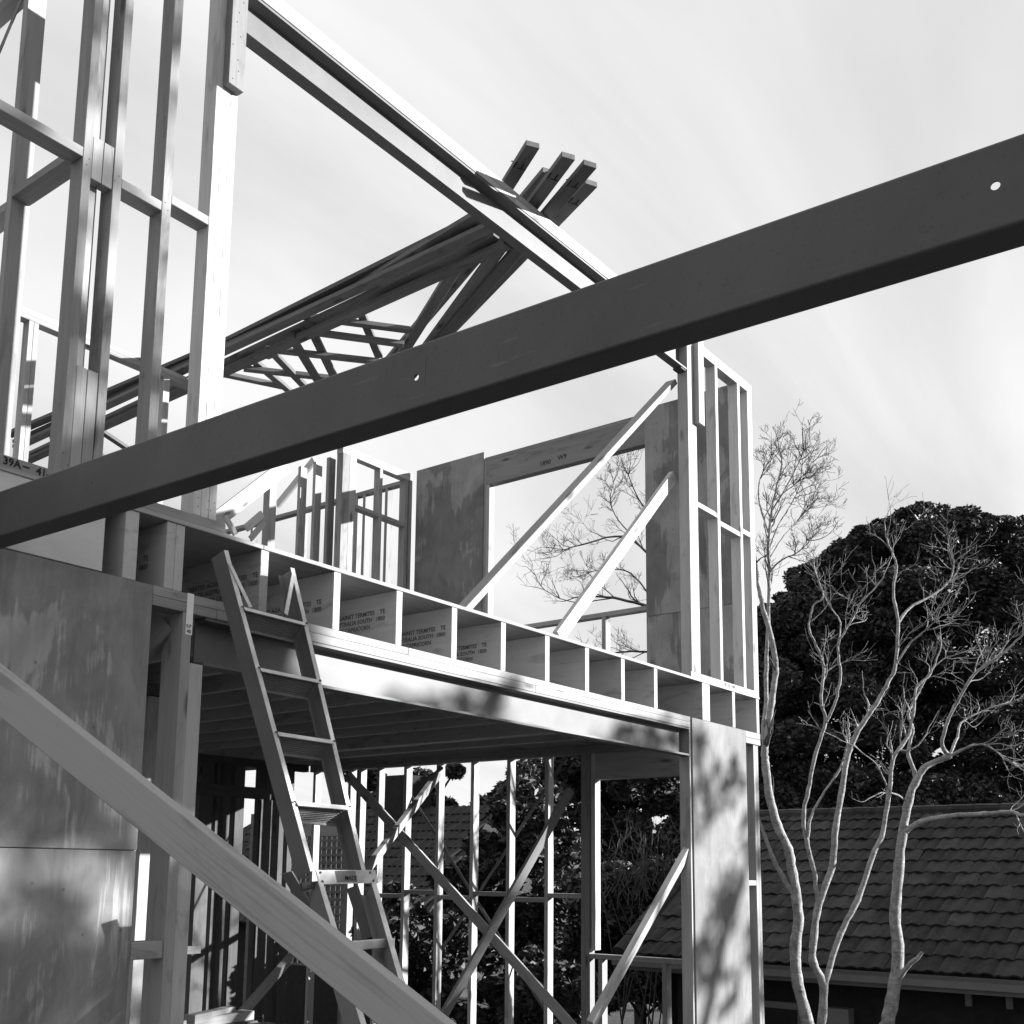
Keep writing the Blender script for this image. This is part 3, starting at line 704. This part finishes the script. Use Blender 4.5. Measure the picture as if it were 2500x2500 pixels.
def twig(paths, p0, d0, L, r0, depth, up=0.25, curl=0.22, kids=(2, 3)):
    nseg = max(4, int(L/0.07)) if depth else 5
    nseg = min(nseg, 12)
    P = [p0]; d = d0.normalized(); p_ = p0.copy()
    for i in range(nseg):
        d = (d+Vector((random.gauss(0, curl), random.gauss(0, curl), random.gauss(0, curl)+up*0.35))).normalized()
        p_ = p_+d*(L/nseg); P.append(p_.copy())
    rad = [max(r0*(1-0.85*i/nseg), 0.0018) for i in range(nseg+1)]
    paths.append((P, rad))
    if depth > 0:
        for k in range(random.randint(*kids)):
            t_ = random.uniform(0.2, 0.95); i = min(int(t_*nseg), nseg-1)
            dd = (P[i+1]-P[i]).normalized()
            side = Vector((random.gauss(0, 1), random.gauss(0, 1), random.gauss(0.2, 0.8))); side = (side-dd*side.dot(dd)).normalized()
            twig(paths, P[i], dd*0.75+side*random.uniform(0.5, 0.95), L*random.uniform(0.4, 0.7), rad[i]*0.62, depth-1, up, curl, kids)
def bare_tree(label, traced, twigs, base_ext=None, mat='bark_pale', group=None, D=11, tmat=None):
    """traced: (image polyline, distance, radius start, radius end); twigs: growth from the outer part of each limb"""
    D0_ = traced[0][1]; first = Vector(far(*traced[0][0][0], D0_[0] if isinstance(D0_, tuple) else D0_))
    t = thing('bare_tree', label, 'tree', (first.x, first.y, gz(first.x, first.y)), group)
    limbs, small = [], []
    for li_, (poly, Dd, r0, r1) in enumerate(traced):
        if isinstance(Dd, (int, float)): Dd = (Dd, Dd)
        k_ = len(poly)-1
        P = [Vector(far(x_, y_, Dd[0]+(Dd[1]-Dd[0])*i/k_)) for i, (x_, y_) in enumerate(poly)]
        if li_ == 0 and P[0].z > gz(P[0].x, P[0].y):
            P = [Vector((P[0].x+0.03, P[0].y, gz(P[0].x, P[0].y)-0.1))]+P
        Q = smooth_path(P, 5, 0.0025); n_ = len(Q)
        rad = [0.66*(r0+(r1-r0)*i/(n_-1))*(1+0.05*math.sin(i*1.3+li_)) for i in range(n_)]
        limbs.append((Q, rad))
        cnt, dep, L = twigs[li_] if li_ < len(twigs) else (0, 0, 0)
        for c in range(cnt):
            i = random.randint(int(n_*0.45), n_-1); i = min(i, n_-2)
            dd = (Q[i+1]-Q[i]).normalized()
            side = Vector((random.gauss(0, 1), random.gauss(0, 1), random.gauss(0.3, 0.7))); side = (side-dd*side.dot(dd)).normalized()
            twig(small, Q[i], dd*0.8+side*random.uniform(0.3, 0.9), L*random.uniform(0.6, 1.2), max(rad[i]*0.55, 0.006), dep)
        if cnt: twig(small, Q[-1], (Q[-1]-Q[-3]), L*0.8, rad[-1]*0.95, dep)
    V, F = tubes(limbs, 9); meshobj(t, 'trunk', V, F, mat, True)
    if small:
        V, F = tubes(small, 5); tag(meshobj(t, 'twigs', V, F, tmat or mat, True), kind='stuff')
    return t
def c2(a, b): return (1700+a*.4141, 1700+b*.4141)
def c6(a, b): return (1700+a*.4141, 900+b*.4141)
def pl(f_, *pts): return [f_(*p_) for p_ in pts]
bare_tree('pale bare tree with twin stems just right of the plywood pier', [
    (pl(c2, (680, 2060), (650, 1900), (600, 1700), (582, 1500), (602, 1330), (592, 1200), (570, 1050), (540, 900), (480, 760), (435, 600), (408, 400), (404, 310), (425, 180), (445, 0)) + pl(c6, (470, 1760), (440, 1580), (395, 1420), (368, 1290), (350, 1150)), 10.6, 0.095, 0.028),
    (pl(c2, (595, 1210), (520, 1080), (450, 950), (398, 800), (340, 650)), 10.6, 0.045, 0.02),
    (pl(c2, (404, 320), (395, 200), (410, 60)) + pl(c6, (412, 1760), (425, 1450), (430, 1200), (425, 1050), (440, 880), (470, 720), (500, 600), (505, 520)), (10.6, 10.9), 0.04, 0.012),
    (pl(c6, (428, 1080), (480, 930), (560, 800), (640, 640), (690, 540)), (10.8, 11.3), 0.018, 0.006),
    (pl(c6, (428, 1200), (500, 1130), (600, 1080), (660, 1000)), (10.8, 10.4), 0.018, 0.006),
    (pl(c6, (430, 980), (380, 820), (370, 680), (420, 560), (470, 450)), (10.8, 11.2), 0.018, 0.005),
    (pl(c6, (450, 830), (540, 680), (600, 560), (640, 470)), (10.8, 10.5), 0.015, 0.004),
    (pl(c6, (430, 1120), (520, 980), (600, 900), (680, 780)), (10.8, 11.1), 0.014, 0.004),
    (pl(c6, (428, 1020), (400, 900), (460, 780), (560, 700), (640, 640)), (10.8, 10.5), 0.014, 0.004)],
    [(4, 1, .35), (1, 1, .3), (14, 3, .40), (8, 3, .34), (9, 3, .36), (8, 3, .32), (7, 3, .32), (8, 3, .36), (7, 3, .34)], group='bare garden trees', tmat='twig_brown')
bare_tree('pale bare tree forking into three stems in front of the tiled roof', [
    (pl(c2, (730, 2080), (742, 1900), (750, 1700), (692, 1580), (690, 1450), (722, 1230), (800, 1000), (820, 780), (860, 550), (880, 400), (930, 250), (1000, 130), (1070, 30)) + pl(c6, (1130, 1850), (1175, 1740), (1190, 1500), (1160, 1330), (1180, 1170), (1150, 1080), (1118, 990)), 11.2, 0.075, 0.012),
    (pl(c2, (722, 1230), (690, 1020), (650, 850), (630, 700), (660, 550), (700, 350), (760, 150), (735, 30)) + pl(c6, (750, 1770), (710, 1640), (665, 1530), (690, 1400), (745, 1340), (700, 1200)), (11.2, 10.8), 0.04, 0.01),
    (pl(c2, (755, 1700), (850, 1400), (950, 1200), (1040, 940), (1100, 800), (1140, 550), (1160, 370), (1240, 250), (1265, 180), (1285, 40)) + pl(c6, (1300, 1880), (1380, 1800), (1420, 1700)), (11.2, 11.8), 0.05, 0.014),
    (pl(c2, (660, 830), (680, 700), (760, 560), (850, 420), (900, 260)), (11.1, 11.3), 0.025, 0.014),
    (pl(c2, (760, 160), (820, 30)) + pl(c6, (850, 1790), (835, 1640), (880, 1540), (940, 1440), (970, 1380), (1080, 1260), (1110, 1200)), (11.0, 10.7), 0.024, 0.008),
    (pl(c6, (1190, 1500), (1260, 1410), (1400, 1330), (1500, 1240), (1520, 1130)), (11.2, 11.6), 0.026, 0.006),
    (pl(c6, (835, 1640), (850, 1500), (800, 1420), (745, 1320), (690, 1150)), (10.9, 11.2), 0.014, 0.005),
    (pl(c2, (1120, 520), (1060, 400), (950, 310), (800, 230), (700, 180)), (11.4, 11.0), 0.014, 0.005),
    (pl(c6, (1180, 1740), (1260, 1620), (1330, 1560), (1420, 1480)), (11.2, 10.9), 0.018, 0.006)],
    [(9, 2, .55), (6, 2, .5), (7, 2, .55), (1, 1, .3), (7, 2, .5), (9, 2, .5), (6, 2, .45), (3, 1, .3), (6, 2, .5)], group='bare garden trees')
bare_tree('thickest pale bare tree with a long level limb reaching right', [
    (pl(c2, (1110, 2080), (1130, 1920), (1170, 1700), (1190, 1500), (1172, 1300), (1192, 1030), (1212, 830), (1250, 620), (1295, 500), (1360, 410), (1500, 350)), 11.8, 0.125, 0.045),
    (pl(c2, (1225, 800), (1320, 740), (1500, 705), (1700, 692), (1850, 680), (1932, 700), (2050, 640)), (11.8, 11.2), 0.05, 0.02),
    (pl(c2, (1290, 510), (1285, 440), (1250, 350), (1255, 290), (1275, 190), (1250, 100), (1290, 20)) + pl(c6, (1330, 1870), (1400, 1760), (1480, 1700)), (11.8, 12.2), 0.04, 0.01),
    (pl(c2, (1490, 350), (1450, 280), (1480, 150), (1540, 30)) + pl(c6, (1640, 1800), (1780, 1700), (1850, 1640), (1932, 1560)), (11.8, 11.4), 0.035, 0.012),
    (pl(c2, (1490, 350), (1540, 240), (1560, 160), (1680, 90), (1850, 30)), (11.8, 12.3), 0.028, 0.008),
    (pl(c2, (1195, 1660), (1250, 1590), (1332, 1510)), (11.75, 11.6), 0.05, 0.028),
    (pl(c2, (1500, 350), (1600, 300), (1700, 285), (1800, 350), (1932, 440)), (11.8, 11.5), 0.025, 0.008),
    (pl(c2, (1240, 620), (1180, 580), (1090, 570), (990, 620)), (11.8, 11.5), 0.02, 0.006)],
    [(0, 0, 0), (7, 2, .4), (7, 2, .5), (9, 2, .5), (7, 2, .5), (0, 0, 0), (8, 2, .45), (2, 1, .25)], group='bare garden trees')
bare_tree('dark bare tree whose twigs show through the upper window opening', [
    ([(1735, 2560), (1735, 2200), (1730, 1900), (1715, 1700), (1690, 1560), (1650, 1510), (1580, 1480), (1500, 1460), (1430, 1455)], (14.0, 13.6), 0.09, 0.016),
    ([(1690, 1560), (1650, 1440), (1590, 1360), (1520, 1310), (1420, 1330), (1370, 1345)], (13.9, 13.4), 0.035, 0.008),
    ([(1650, 1500), (1620, 1380), (1600, 1280), (1560, 1220), (1530, 1150)], (13.8, 14.2), 0.03, 0.008),
    ([(1715, 1700), (1640, 1610), (1560, 1590), (1480, 1600), (1420, 1630)], (13.9, 13.6), 0.03, 0.008),
    ([(1580, 1350), (1510, 1270), (1490, 1220), (1500, 1170)], (13.7, 14.0), 0.014, 0.005),
    ([(1500, 1460), (1400, 1470), (1330, 1440), (1305, 1400)], (13.6, 13.4), 0.012, 0.004),
    ([(1690, 1560), (1600, 1470), (1540, 1400), (1470, 1390), (1410, 1410)], (13.9, 14.1), 0.022, 0.005)],
    [(12, 3, .55), (12, 3, .5), (13, 3, .5), (11, 3, .5), (9, 3, .45), (7, 2, .45), (10, 3, .45)], mat='bark_dark', group='bare garden trees')

def leaf_mesh(root, name, centers, sizes, mat, elong=2.2, droop=0.3):
    n_ = len(centers); c = np.asarray(centers, float); s = np.asarray(sizes, float)[:, None]
    a = rng.normal(size=(n_, 3)); a[:, 2] = a[:, 2]*0.6-droop*0.3; a /= np.linalg.norm(a, axis=1, keepdims=True)
    b = rng.normal(size=(n_, 3)); b -= a*np.sum(a*b, 1, keepdims=True); b /= np.linalg.norm(b, axis=1, keepdims=True)
    v = np.empty((n_, 4, 3)); v[:, 0] = c-a*s*elong/2; v[:, 1] = c+b*s/2; v[:, 2] = c+a*s*elong/2; v[:, 3] = c-b*s/2
    me = bpy.data.meshes.new(name); me.vertices.add(4*n_); me.loops.add(4*n_); me.polygons.add(n_)
    me.vertices.foreach_set('co', v.reshape(-1)); me.loops.foreach_set('vertex_index', np.arange(4*n_, dtype=np.int32))
    me.polygons.foreach_set('loop_start', np.arange(0, 4*n_, 4, dtype=np.int32)); me.polygons.foreach_set('loop_total', np.full(n_, 4, dtype=np.int32))
    me.update(); me.validate(); me.materials.append(MATS[mat])
    return put(name, me, Matrix.Identity(4), root)
def clump_points(c, r, k, shell=0.55):
    d = rng.normal(size=(k, 3)); d /= np.linalg.norm(d, axis=1, keepdims=True)
    rad = (shell+(1-shell)*rng.random(k)**0.6)[:, None]
    return np.asarray(c)+d*rad*np.asarray(r)
def leafy_tree(name, label, clumps, per, size, mat, trunk=None, cat='tree', group=None, bark='bark_dark'):
    cs = [np.asarray(c[0], float) for c in clumps]; mean = np.mean(cs, 0)
    bx, by = (trunk if trunk else (mean[0], mean[1]))
    t = thing(name, label, cat, (bx, by, gz(bx, by)), group)
    P = np.concatenate([clump_points(c, r, int(per*(k if len(cl_) > 2 else 1))) for cl_ in clumps for c, r, k in [(cl_[0], cl_[1], cl_[2] if len(cl_) > 2 else 1)]])
    leaf_mesh(t, 'crown', P, size*(0.6+0.8*rng.random(len(P))), mat)
    limbs = []; b0 = Vector((bx, by, gz(bx, by)-0.1)); top = Vector((bx, by, mean[2]))
    h = (top-b0).length
    limbs.append((smooth_path([b0, b0.lerp(top, .4)+Vector((.1, .05, 0)), top], 5), [0.035*h*(1-0.07*i) for i in range(11)]))
    for c in cs[::max(1, len(cs)//14)]:
        s_ = b0.lerp(top, random.uniform(.35, .9)); e = Vector(c)
        limbs.append((smooth_path([s_, s_.lerp(e, .5)+Vector((0, 0, .03*h)), e], 4), [0.012*h*(1-0.09*i) for i in range(9)]))
    V, F = tubes(limbs, 7); meshobj(t, 'trunk', V, F, bark, True)
    return t
def px_clumps(lst, D, spread, flat=0.6):
    """clumps listed as image position and radius at a distance, with depth spread"""
    out = []
    for it in lst:
        x_, y_, r_ = it[:3]
        Dd = D+random.uniform(-spread, spread); c = far(x_, y_, Dd); rr = r_/FPX*Dd
        out.append((c, (rr, rr, rr*flat), (it[3] if len(it) > 3 else 1)))
    return out
# big dark evergreen behind the tiled roof
cl_ = []
outline = [(1900, 1500), (1985, 1400), (2060, 1345), (2140, 1300), (2240, 1265), (2330, 1265), (2430, 1290), (2520, 1300), (2640, 1330)]
for (x_, y_) in outline:
    for k in range(3): cl_.append((x_+random.uniform(-30, 30), y_+random.uniform(0, 35), random.uniform(42, 70)))
for k in range(300):
    x_ = random.uniform(1850, 2700); top = np.interp(x_, [p_[0] for p_ in outline], [p_[1] for p_ in outline])
    y_ = top+40+(2020-top-40)*random.random()**(1.25 if k % 2 else 0.9)
    cl_.append((x_, y_, random.uniform(55, 95)))
for k in range(26): cl_.append((random.uniform(1850, 1990), random.uniform(1500, 1980), random.uniform(45, 75)))
for k in range(30): cl_.append((random.uniform(1900, 2520), random.uniform(1880, 1990), random.uniform(50, 80)))
for k in range(90):
    x_ = random.uniform(1860, 2560); top = np.interp(x_, [p_[0] for p_ in outline], [p_[1] for p_ in outline])
    cl_.append((x_, top-random.uniform(2, 26), random.uniform(14, 28), 0.16))
C_ = px_clumps(cl_, 30, 2.6, 0.56)
leafy_tree('evergreen_tree', 'huge dark evergreen tree filling the right background above the roof', C_, 1250, 0.066, 'leaf_dark', trunk=tuple(far(2330, 2000, 30)[:2]), group='background evergreens')
# further trees seen through the lower storey and behind it
def mass(label, x0, x1, y0, y1, D, k, r, per, size, mat, name='evergreen_tree', cat='tree', flat=0.75, spread=1.2, group='background evergreens', topcurve=None):
    L = []
    for i in range(k):
        x_ = random.uniform(x0, x1)
        tp = y0 if topcurve is None else np.interp(x_, *topcurve)
        L.append((x_, tp+(y1-tp)*random.random(), random.uniform(*r)))
    C = px_clumps(L, D, spread, flat)
    return leafy_tree(name, label, C, per, size, mat, group=group, cat=cat)
mass('dark evergreen seen through the lower window opening beside the pier', 1380, 1760, 1790, 2200, 25, 60, (45, 80), 1000, 0.08, 'leaf_dark')
mass('dark tree behind the brightest lower studs with sky gaps in its crown', 1180, 1400, 1880, 2150, 23, 34, (30, 60), 800, 0.075, 'leaf_dark', topcurve=([1150, 1250, 1400], [1950, 1880, 1840]))
mass('small dark tree beside the chimney behind the far tiled roof', 860, 1110, 1870, 2030, 26, 16, (24, 42), 500, 0.08, 'leaf_dark')
mass('distant low tree left of the further evergreens', 700, 960, 1960, 2100, 34, 14, (25, 45), 400, 0.12, 'leaf_dark')
mass('glossy leafed shrub behind the middle of the lower studs', 1085, 1370, 1960, 2330, 13.5, 62, (26, 48), 380, 0.055, 'leaf_shrub', 'garden_shrub', 'shrub', 0.9, 0.6, 'garden shrubs', ([1085, 1150, 1200, 1260, 1370], [2120, 2090, 2010, 1950, 2010]))
mass('low loose shrub behind the foot of the lower end wall', 960, 1260, 2230, 2560, 12.0, 40, (28, 50), 360, 0.05, 'leaf_shrub', 'garden_shrub', 'shrub', 0.9, 0.5, 'garden shrubs', ([960, 1040, 1260], [2180, 2230, 2350]))
mass('bushy shrub at the bottom between dark post and lower studs', 1240, 1450, 2340, 2580, 11.5, 30, (26, 46), 360, 0.048, 'leaf_shrub', 'garden_shrub', 'shrub', 0.9, 0.4, 'garden shrubs', ([1240, 1350, 1450], [2380, 2330, 2420]))
mass('dark hedge behind the window opening of the lower end wall', 1370, 1720, 2120, 2440, 19, 66, (36, 56), 500, 0.06, 'leaf_dark', 'garden_shrub', 'shrub', 0.9, 0.5, 'garden shrubs', ([1370, 1500, 1720], [2160, 2140, 2110]))
# bare twiggy bush behind the lower window
tb = thing('twig_bush', 'bare twiggy bush behind the lower window opening beside the pier', 'shrub', tuple(Vector((*far(1590, 2150, 18.0)[:2], gz(16, 9)))))
sm = []
for k in range(60):
    p0 = Vector(far(random.uniform(1460, 1690), random.uniform(2110, 2220), random.uniform(17.6, 18.2)))
    twig(sm, p0, Vector((random.gauss(0, .35), random.gauss(0, .35), 1)), random.uniform(.5, 1.0), .012, 1, 0.3, 0.2, (2, 4))
for k in range(14):
    p0 = Vector((*far(random.uniform(1500, 1650), 2150, 18.0)[:2], gz(16, 9)))
    sm.append((smooth_path([p0, p0+Vector((0, 0, 1.2)), Vector(far(random.uniform(1460, 1690), 2150, 18.0))], 4), [.02-.0018*i for i in range(9)]))
V, F = tubes(sm, 5); tag(meshobj(tb, 'twigs', V, F, 'twig_brown', True), kind='stuff')

# ------------------------------------------------------------------ garden trees to the right of the view whose shade falls on the frame
def sun_at(x, y, z, t): return (x+sdir.x*t, y+sdir.y*t, z+sdir.z*t)
shade = []
for k in range(125):
    x_ = random.uniform(-1.9, 2.5); z_ = random.uniform(-2.4, 1.55) if k < 90 else random.uniform(1.4, 4.6)
    if z_ > 1.5: x_ = random.uniform(-1.6, 2.3)
    shade.append((sun_at(x_, Y0, z_, random.uniform(13, 16)), (0.5, 0.5, 0.42), 1 if z_ < 1.5 else 0.45))
for k in range(9):
    shade.append((sun_at(random.uniform(2.4, 3.1), Y0, random.uniform(-1.5, 1.7), random.uniform(13, 16)), (0.4, 0.4, 0.35), 0.8))
leafy_tree('garden_tree', 'tall leafy garden tree right of the view that shades the left of the frame', shade, 150, 0.10, 'leaf_mid', group='garden trees beside the site')
shade2 = []
for k in range(74):
    x_ = random.uniform(2.8, 9.3); z_ = -2.2+2.9*random.random()**0.8
    shade2.append((sun_at(x_, Y0, z_, random.uniform(12, 15)), (0.26, 0.26, 0.2), 1))
for k in range(26):  # unseen leaf clumps added in the sun's path to darken the rear frames
    shade2.append((sun_at(random.uniform(8.7, 9.5), Y0, random.uniform(-2.2, 0.9), random.uniform(12, 15)), (0.26, 0.26, 0.22), 1.6))
for k in range(16):
    shade2.append((sun_at(random.uniform(9.5, 12.5), Y0, random.uniform(-2.3, -0.9), random.uniform(12, 15)), (0.3, 0.3, 0.22), 1))
for k in range(16):
    x_ = random.uniform(2.9, 7.4); z_ = random.uniform(0.8, 1.1)
    shade2.append((sun_at(x_, Y0, z_, random.uniform(12, 15)), (0.2, 0.2, 0.15), 0.6))
leafy_tree('garden_tree', 'broad garden tree right of the view that dapples the pier with shade', shade2, 34, 0.09, 'leaf_mid', group='garden trees beside the site')

# ------------------------------------------------------------------ neighbouring house with tiled roof
HX = 13.0
eave = onX(2200, 2372, HX); EZ = eave[2]
hipc = onX(1510, 2345, HX)[1]; HY0, HY1 = -4.0, hipc
RX = HX+3.9; rz_ = onX(2200, 1986, RX)[2]
rs = onX(1790, 1997, RX)[1]        # ridge starts here at the hip
hs = thing('tiled_house', 'low neighbouring house with dark tiled roof and pale gutter at the right', 'house', (HX+3.9, 2, gz(14, 2)))
pit = math.atan2(rz_-EZ, 3.9); SLP = math.hypot(rz_-EZ, 3.9)
hw = HX+0.45
box(hs, 'wall', hw, hw+0.2, HY0, HY1-0.45, gz(14, 2)-0.2, EZ-0.02, 'brickwork')
box(hs, 'wall', hw, 2*RX-hw, HY1-0.65, HY1-0.45, gz(14, 2)-0.2, EZ-0.02, 'brickwork')
box(hs, 'eave_lining', HX+0.06, hw+0.02, HY0, HY1-0.05, EZ-0.085, EZ-0.055, 'brickwork')
gt = extrude(hs, 'gutter', [(0, 0), (0.10, 0), (0.10, 0.10), (0.092, 0.10), (0.092, 0.01), (0.012, 0.01), (-0.006, 0.10), (-0.02, 0.13), (-0.035, 0.13), (-0.01, 0.08)], (HX-0.09, HY0, EZ-0.14), (HX-0.09, HY1+0.05, EZ-0.14), (1, 0, 0), (0, 0, 1), 'gutter')
box(hs, 'fascia', HX+0.012, HX+0.035, HY0, HY1, EZ-0.20, EZ-0.015, 'gutter')
# roof planes under the tiles
rv = [(HX, HY0, EZ-.02), (HX, HY1, EZ-.02), (RX, rs, rz_-.02), (RX, HY0, rz_-.02), (2*RX-HX, HY1, EZ-.02), (2*RX-HX, HY0, EZ-.02)]
roof = meshobj(hs, 'roof', rv, [(0, 1, 2, 3), (1, 4, 2), (4, 5, 3, 2)], 'tile')
# interlocking tile, wavy top, one mesh shared by all
TW, TLn = 0.30, 0.345
def tile_mesh():
    V, F = [], []
    prof = [(0, 0.0), (0.05, 0.024), (0.10, 0.028), (0.15, 0.009), (0.20, 0.007), (0.25, 0.024), (0.30, 0.004)]
    for s in (0, 1):
        for (u_, h_) in prof: V.append((s*(TLn+0.05), u_, h_+(0.030 if s == 0 else 0.004)))
    for (u_, h_) in prof: V.append((0, u_, h_+0.030-0.022))
    k = len(prof)
    for i in range(k-1):
        F.append((i, k+i, k+i+1, i+1)); F.append((i+1, 2*k+i+1, 2*k+i, i))
    me = bpy.data.meshes.new('roof_tile'); me.from_pydata(V, [], F); me.update(); me.materials.append(MATS['tile']); return me
TM = tile_mesh()
sa, ca = math.sin(pit), math.cos(pit)
tiles = []
nrow = int(SLP/TLn)
for r_ in range(nrow+1):
    s0 = r_*TLn-0.04
    xx = HX+s0*ca; zz = EZ+s0*sa+0.012
    ymax = HY1+(rs-HY1)*max(s0, 0)/SLP-0.1
    y = HY0+(0.15 if r_ % 2 else 0)
    while y < ymax-TW:
        tiles.append((xx, y, zz, r_)); y += TW
def vis(t_):
    P = np.array([t_[0], t_[1]+.15, t_[2]]); return 1250+FPX*np.dot(P, _r)/np.dot(P, _f)
def tmat(xx, y, zz):
    M = Matrix(((ca, 0, -sa, xx), (0, 1, 0, y), (sa, 0, ca, zz), (0, 0, 0, 1)))
    return M
inview = [t_ for t_ in tiles if 1500 < vis(t_) < 2540]
inview.sort(key=lambda t_: abs(vis(t_)-2330) + 6*abs(t_[3]-5))
single = set(inview[:295])
for t_ in inview[:295]:
    M = tmat(t_[0]+random.gauss(0, .004), t_[1]+random.gauss(0, .003), t_[2]+random.gauss(0, .003)) @ Matrix.Rotation(random.gauss(0, .012), 4, 'Z')
    put('roof_tile', TM, M, roof)
V, F = [], []
tv = [v.co.copy() for v in TM.vertices]; tf = [tuple(p_.vertices) for p_ in TM.polygons]
for t_ in tiles:
    if t_ in single: continue
    M = tmat(t_[0], t_[1], t_[2]+random.gauss(0, .003)); b = len(V)
    V += [M @ v for v in tv]; F += [tuple(b+i for i in f_) for f_ in tf]
tag(meshobj(roof, 'remaining_tiles', V, F, 'tile'), kind='stuff')
for k in range(int((rs-HY0)/0.36)):
    y = HY0+0.36*k
    extrude(roof, 'ridge_tile', arc(0, -0.03, 0.12, -10, 190, 6), (RX, y, rz_+.02), (RX, y+0.37, rz_+.028), (1, 0, 0), (0, 0, 1), 'tile')
hp0 = Vector((HX, HY1, EZ+.02)); hp1 = Vector((RX, rs, rz_+.03)); hd = (hp1-hp0).normalized(); hx_ = hd.cross(Vector((0, 0, 1))).normalized(); hz_ = hx_.cross(hd)
nh = int((hp1-hp0).length/0.36)
for k in range(nh):
    extrude(roof, 'hip_tile', arc(0, -0.03, 0.11, -10, 190, 6), hp0+hd*0.36*k+hz_*.012, hp0+hd*(0.36*k+.38), hx_, hz_, 'tile')
box(hs, 'window_frame', hw-0.05, hw-0.005, 5.55, 6.9, EZ-1.6, EZ-0.5, 'gutter')
box(hs, 'window_pane', hw-0.056, hw-0.051, 5.65, 6.8, EZ-1.52, EZ-0.58, 'window_dark')
for px, py in ((2362, 2445), (2462, 2452)):
    q_ = onX(px, py, hw-0.03)
    b_ = box(hs, 'wall_bracket', hw-0.06, hw-0.002, q_[1]-0.05, q_[1]+0.02, q_[2]-0.05, q_[2]+0.09, 'gutter')
q_ = onX(2030, 2500, hw-0.1)
box(hs, 'meter_box', hw-0.2, hw-0.002, q_[1]-0.25, q_[1]+0.1, q_[2]-1.0, q_[2]+0.2, 'gutter')
# ------------------------------------------------------------------ second, farther house behind the studs
h2 = thing('tiled_house', 'farther tiled house with chimney seen between the lower studs', 'house', (17, 13.5, gz(16, 13)))
X2 = 14.0; e2z = -1.05; r2x = 17.6; ra = onX(1175, 1985, r2x); r2z = ra[2]; yA, yB = ra[1]-0.3, onX(780, 2000, r2x)[1]+2.0
roof2 = meshobj(h2, 'roof', [(X2, yA-1.2, e2z), (X2, yB, e2z), (r2x, yB, r2z), (r2x, yA, r2z), (2*r2x-X2, yA-1.2, e2z), (2*r2x-X2, yB, e2z)], [(0, 1, 2, 3), (3, 2, 5, 4), (0, 3, 4)], 'tile')
p2 = math.atan2(r2z-e2z, r2x-X2); S2 = math.hypot(r2z-e2z, r2x-X2); V, F = [], []
for r_ in range(int(S2/TLn)+1):
    y = yA-1.0+(0.15 if r_ % 2 else 0)+1.0*r_*TLn/S2
    while y < yB:
        M = Matrix(((math.cos(p2), 0, -math.sin(p2), X2+(r_*TLn-.02)*math.cos(p2)), (0, 1, 0, y), (math.sin(p2), 0, math.cos(p2), e2z+(r_*TLn-.02)*math.sin(p2)+.015), (0, 0, 0, 1)))
        b = len(V); V += [M @ v for v in tv]; F += [tuple(b+i for i in f_) for f_ in tf]; y += TW
tag(meshobj(roof2, 'roof_tiles', V, F, 'tile'), kind='stuff')
box(h2, 'wall', X2+0.4, X2+0.6, yA-0.7, yB, gz(16, 13)-.2, e2z-.02, 'brickwork')
cA = onX(938, 1900, r2x-0.4); cB = onX(992, 2000, r2x-0.4)
box(roof2, 'chimney', r2x-0.4, r2x+0.4, cB[1], cA[1], r2z-0.6, cA[2]+0.05, 'brickwork')
# ------------------------------------------------------------------ lattice fence seen past the ladder
LX = 11.2
la = onX(722, 1992, LX); lb = onX(836, 1992, LX); lt = onX(722, 2044, LX)[2]; lbz = onX(722, 2150, LX)[2]
lf = thing('lattice_fence', 'board fence topped with square lattice seen between the ladder rails', 'fence', (LX, la[1], gz(LX, la[1])))
ya, yb = lb[1]-0.1, la[1]+0.9
box(lf, 'board', LX, LX+0.02, ya, yb, lt+0.01, la[2], 'pine_grey')
n_ = int((yb-ya)/0.105)
for k in range(n_+1):
    box(lf, 'slat', LX+0.012, LX+0.02, ya+k*0.105, ya+k*0.105+0.035, lbz-1.2, lt, 'fence_wood')
k = 0; z = lt-0.04
while z > lbz-1.2:
    box(lf, 'slat', LX, LX+0.010, ya, yb, z-0.035, z, 'fence_wood'); z -= 0.105
for y in (ya-0.05, yb):
    box(lf, 'post', LX-0.03, LX+0.05, y, y+0.09, gz(LX, y)-.2, la[2]+0.05, 'fence_wood')
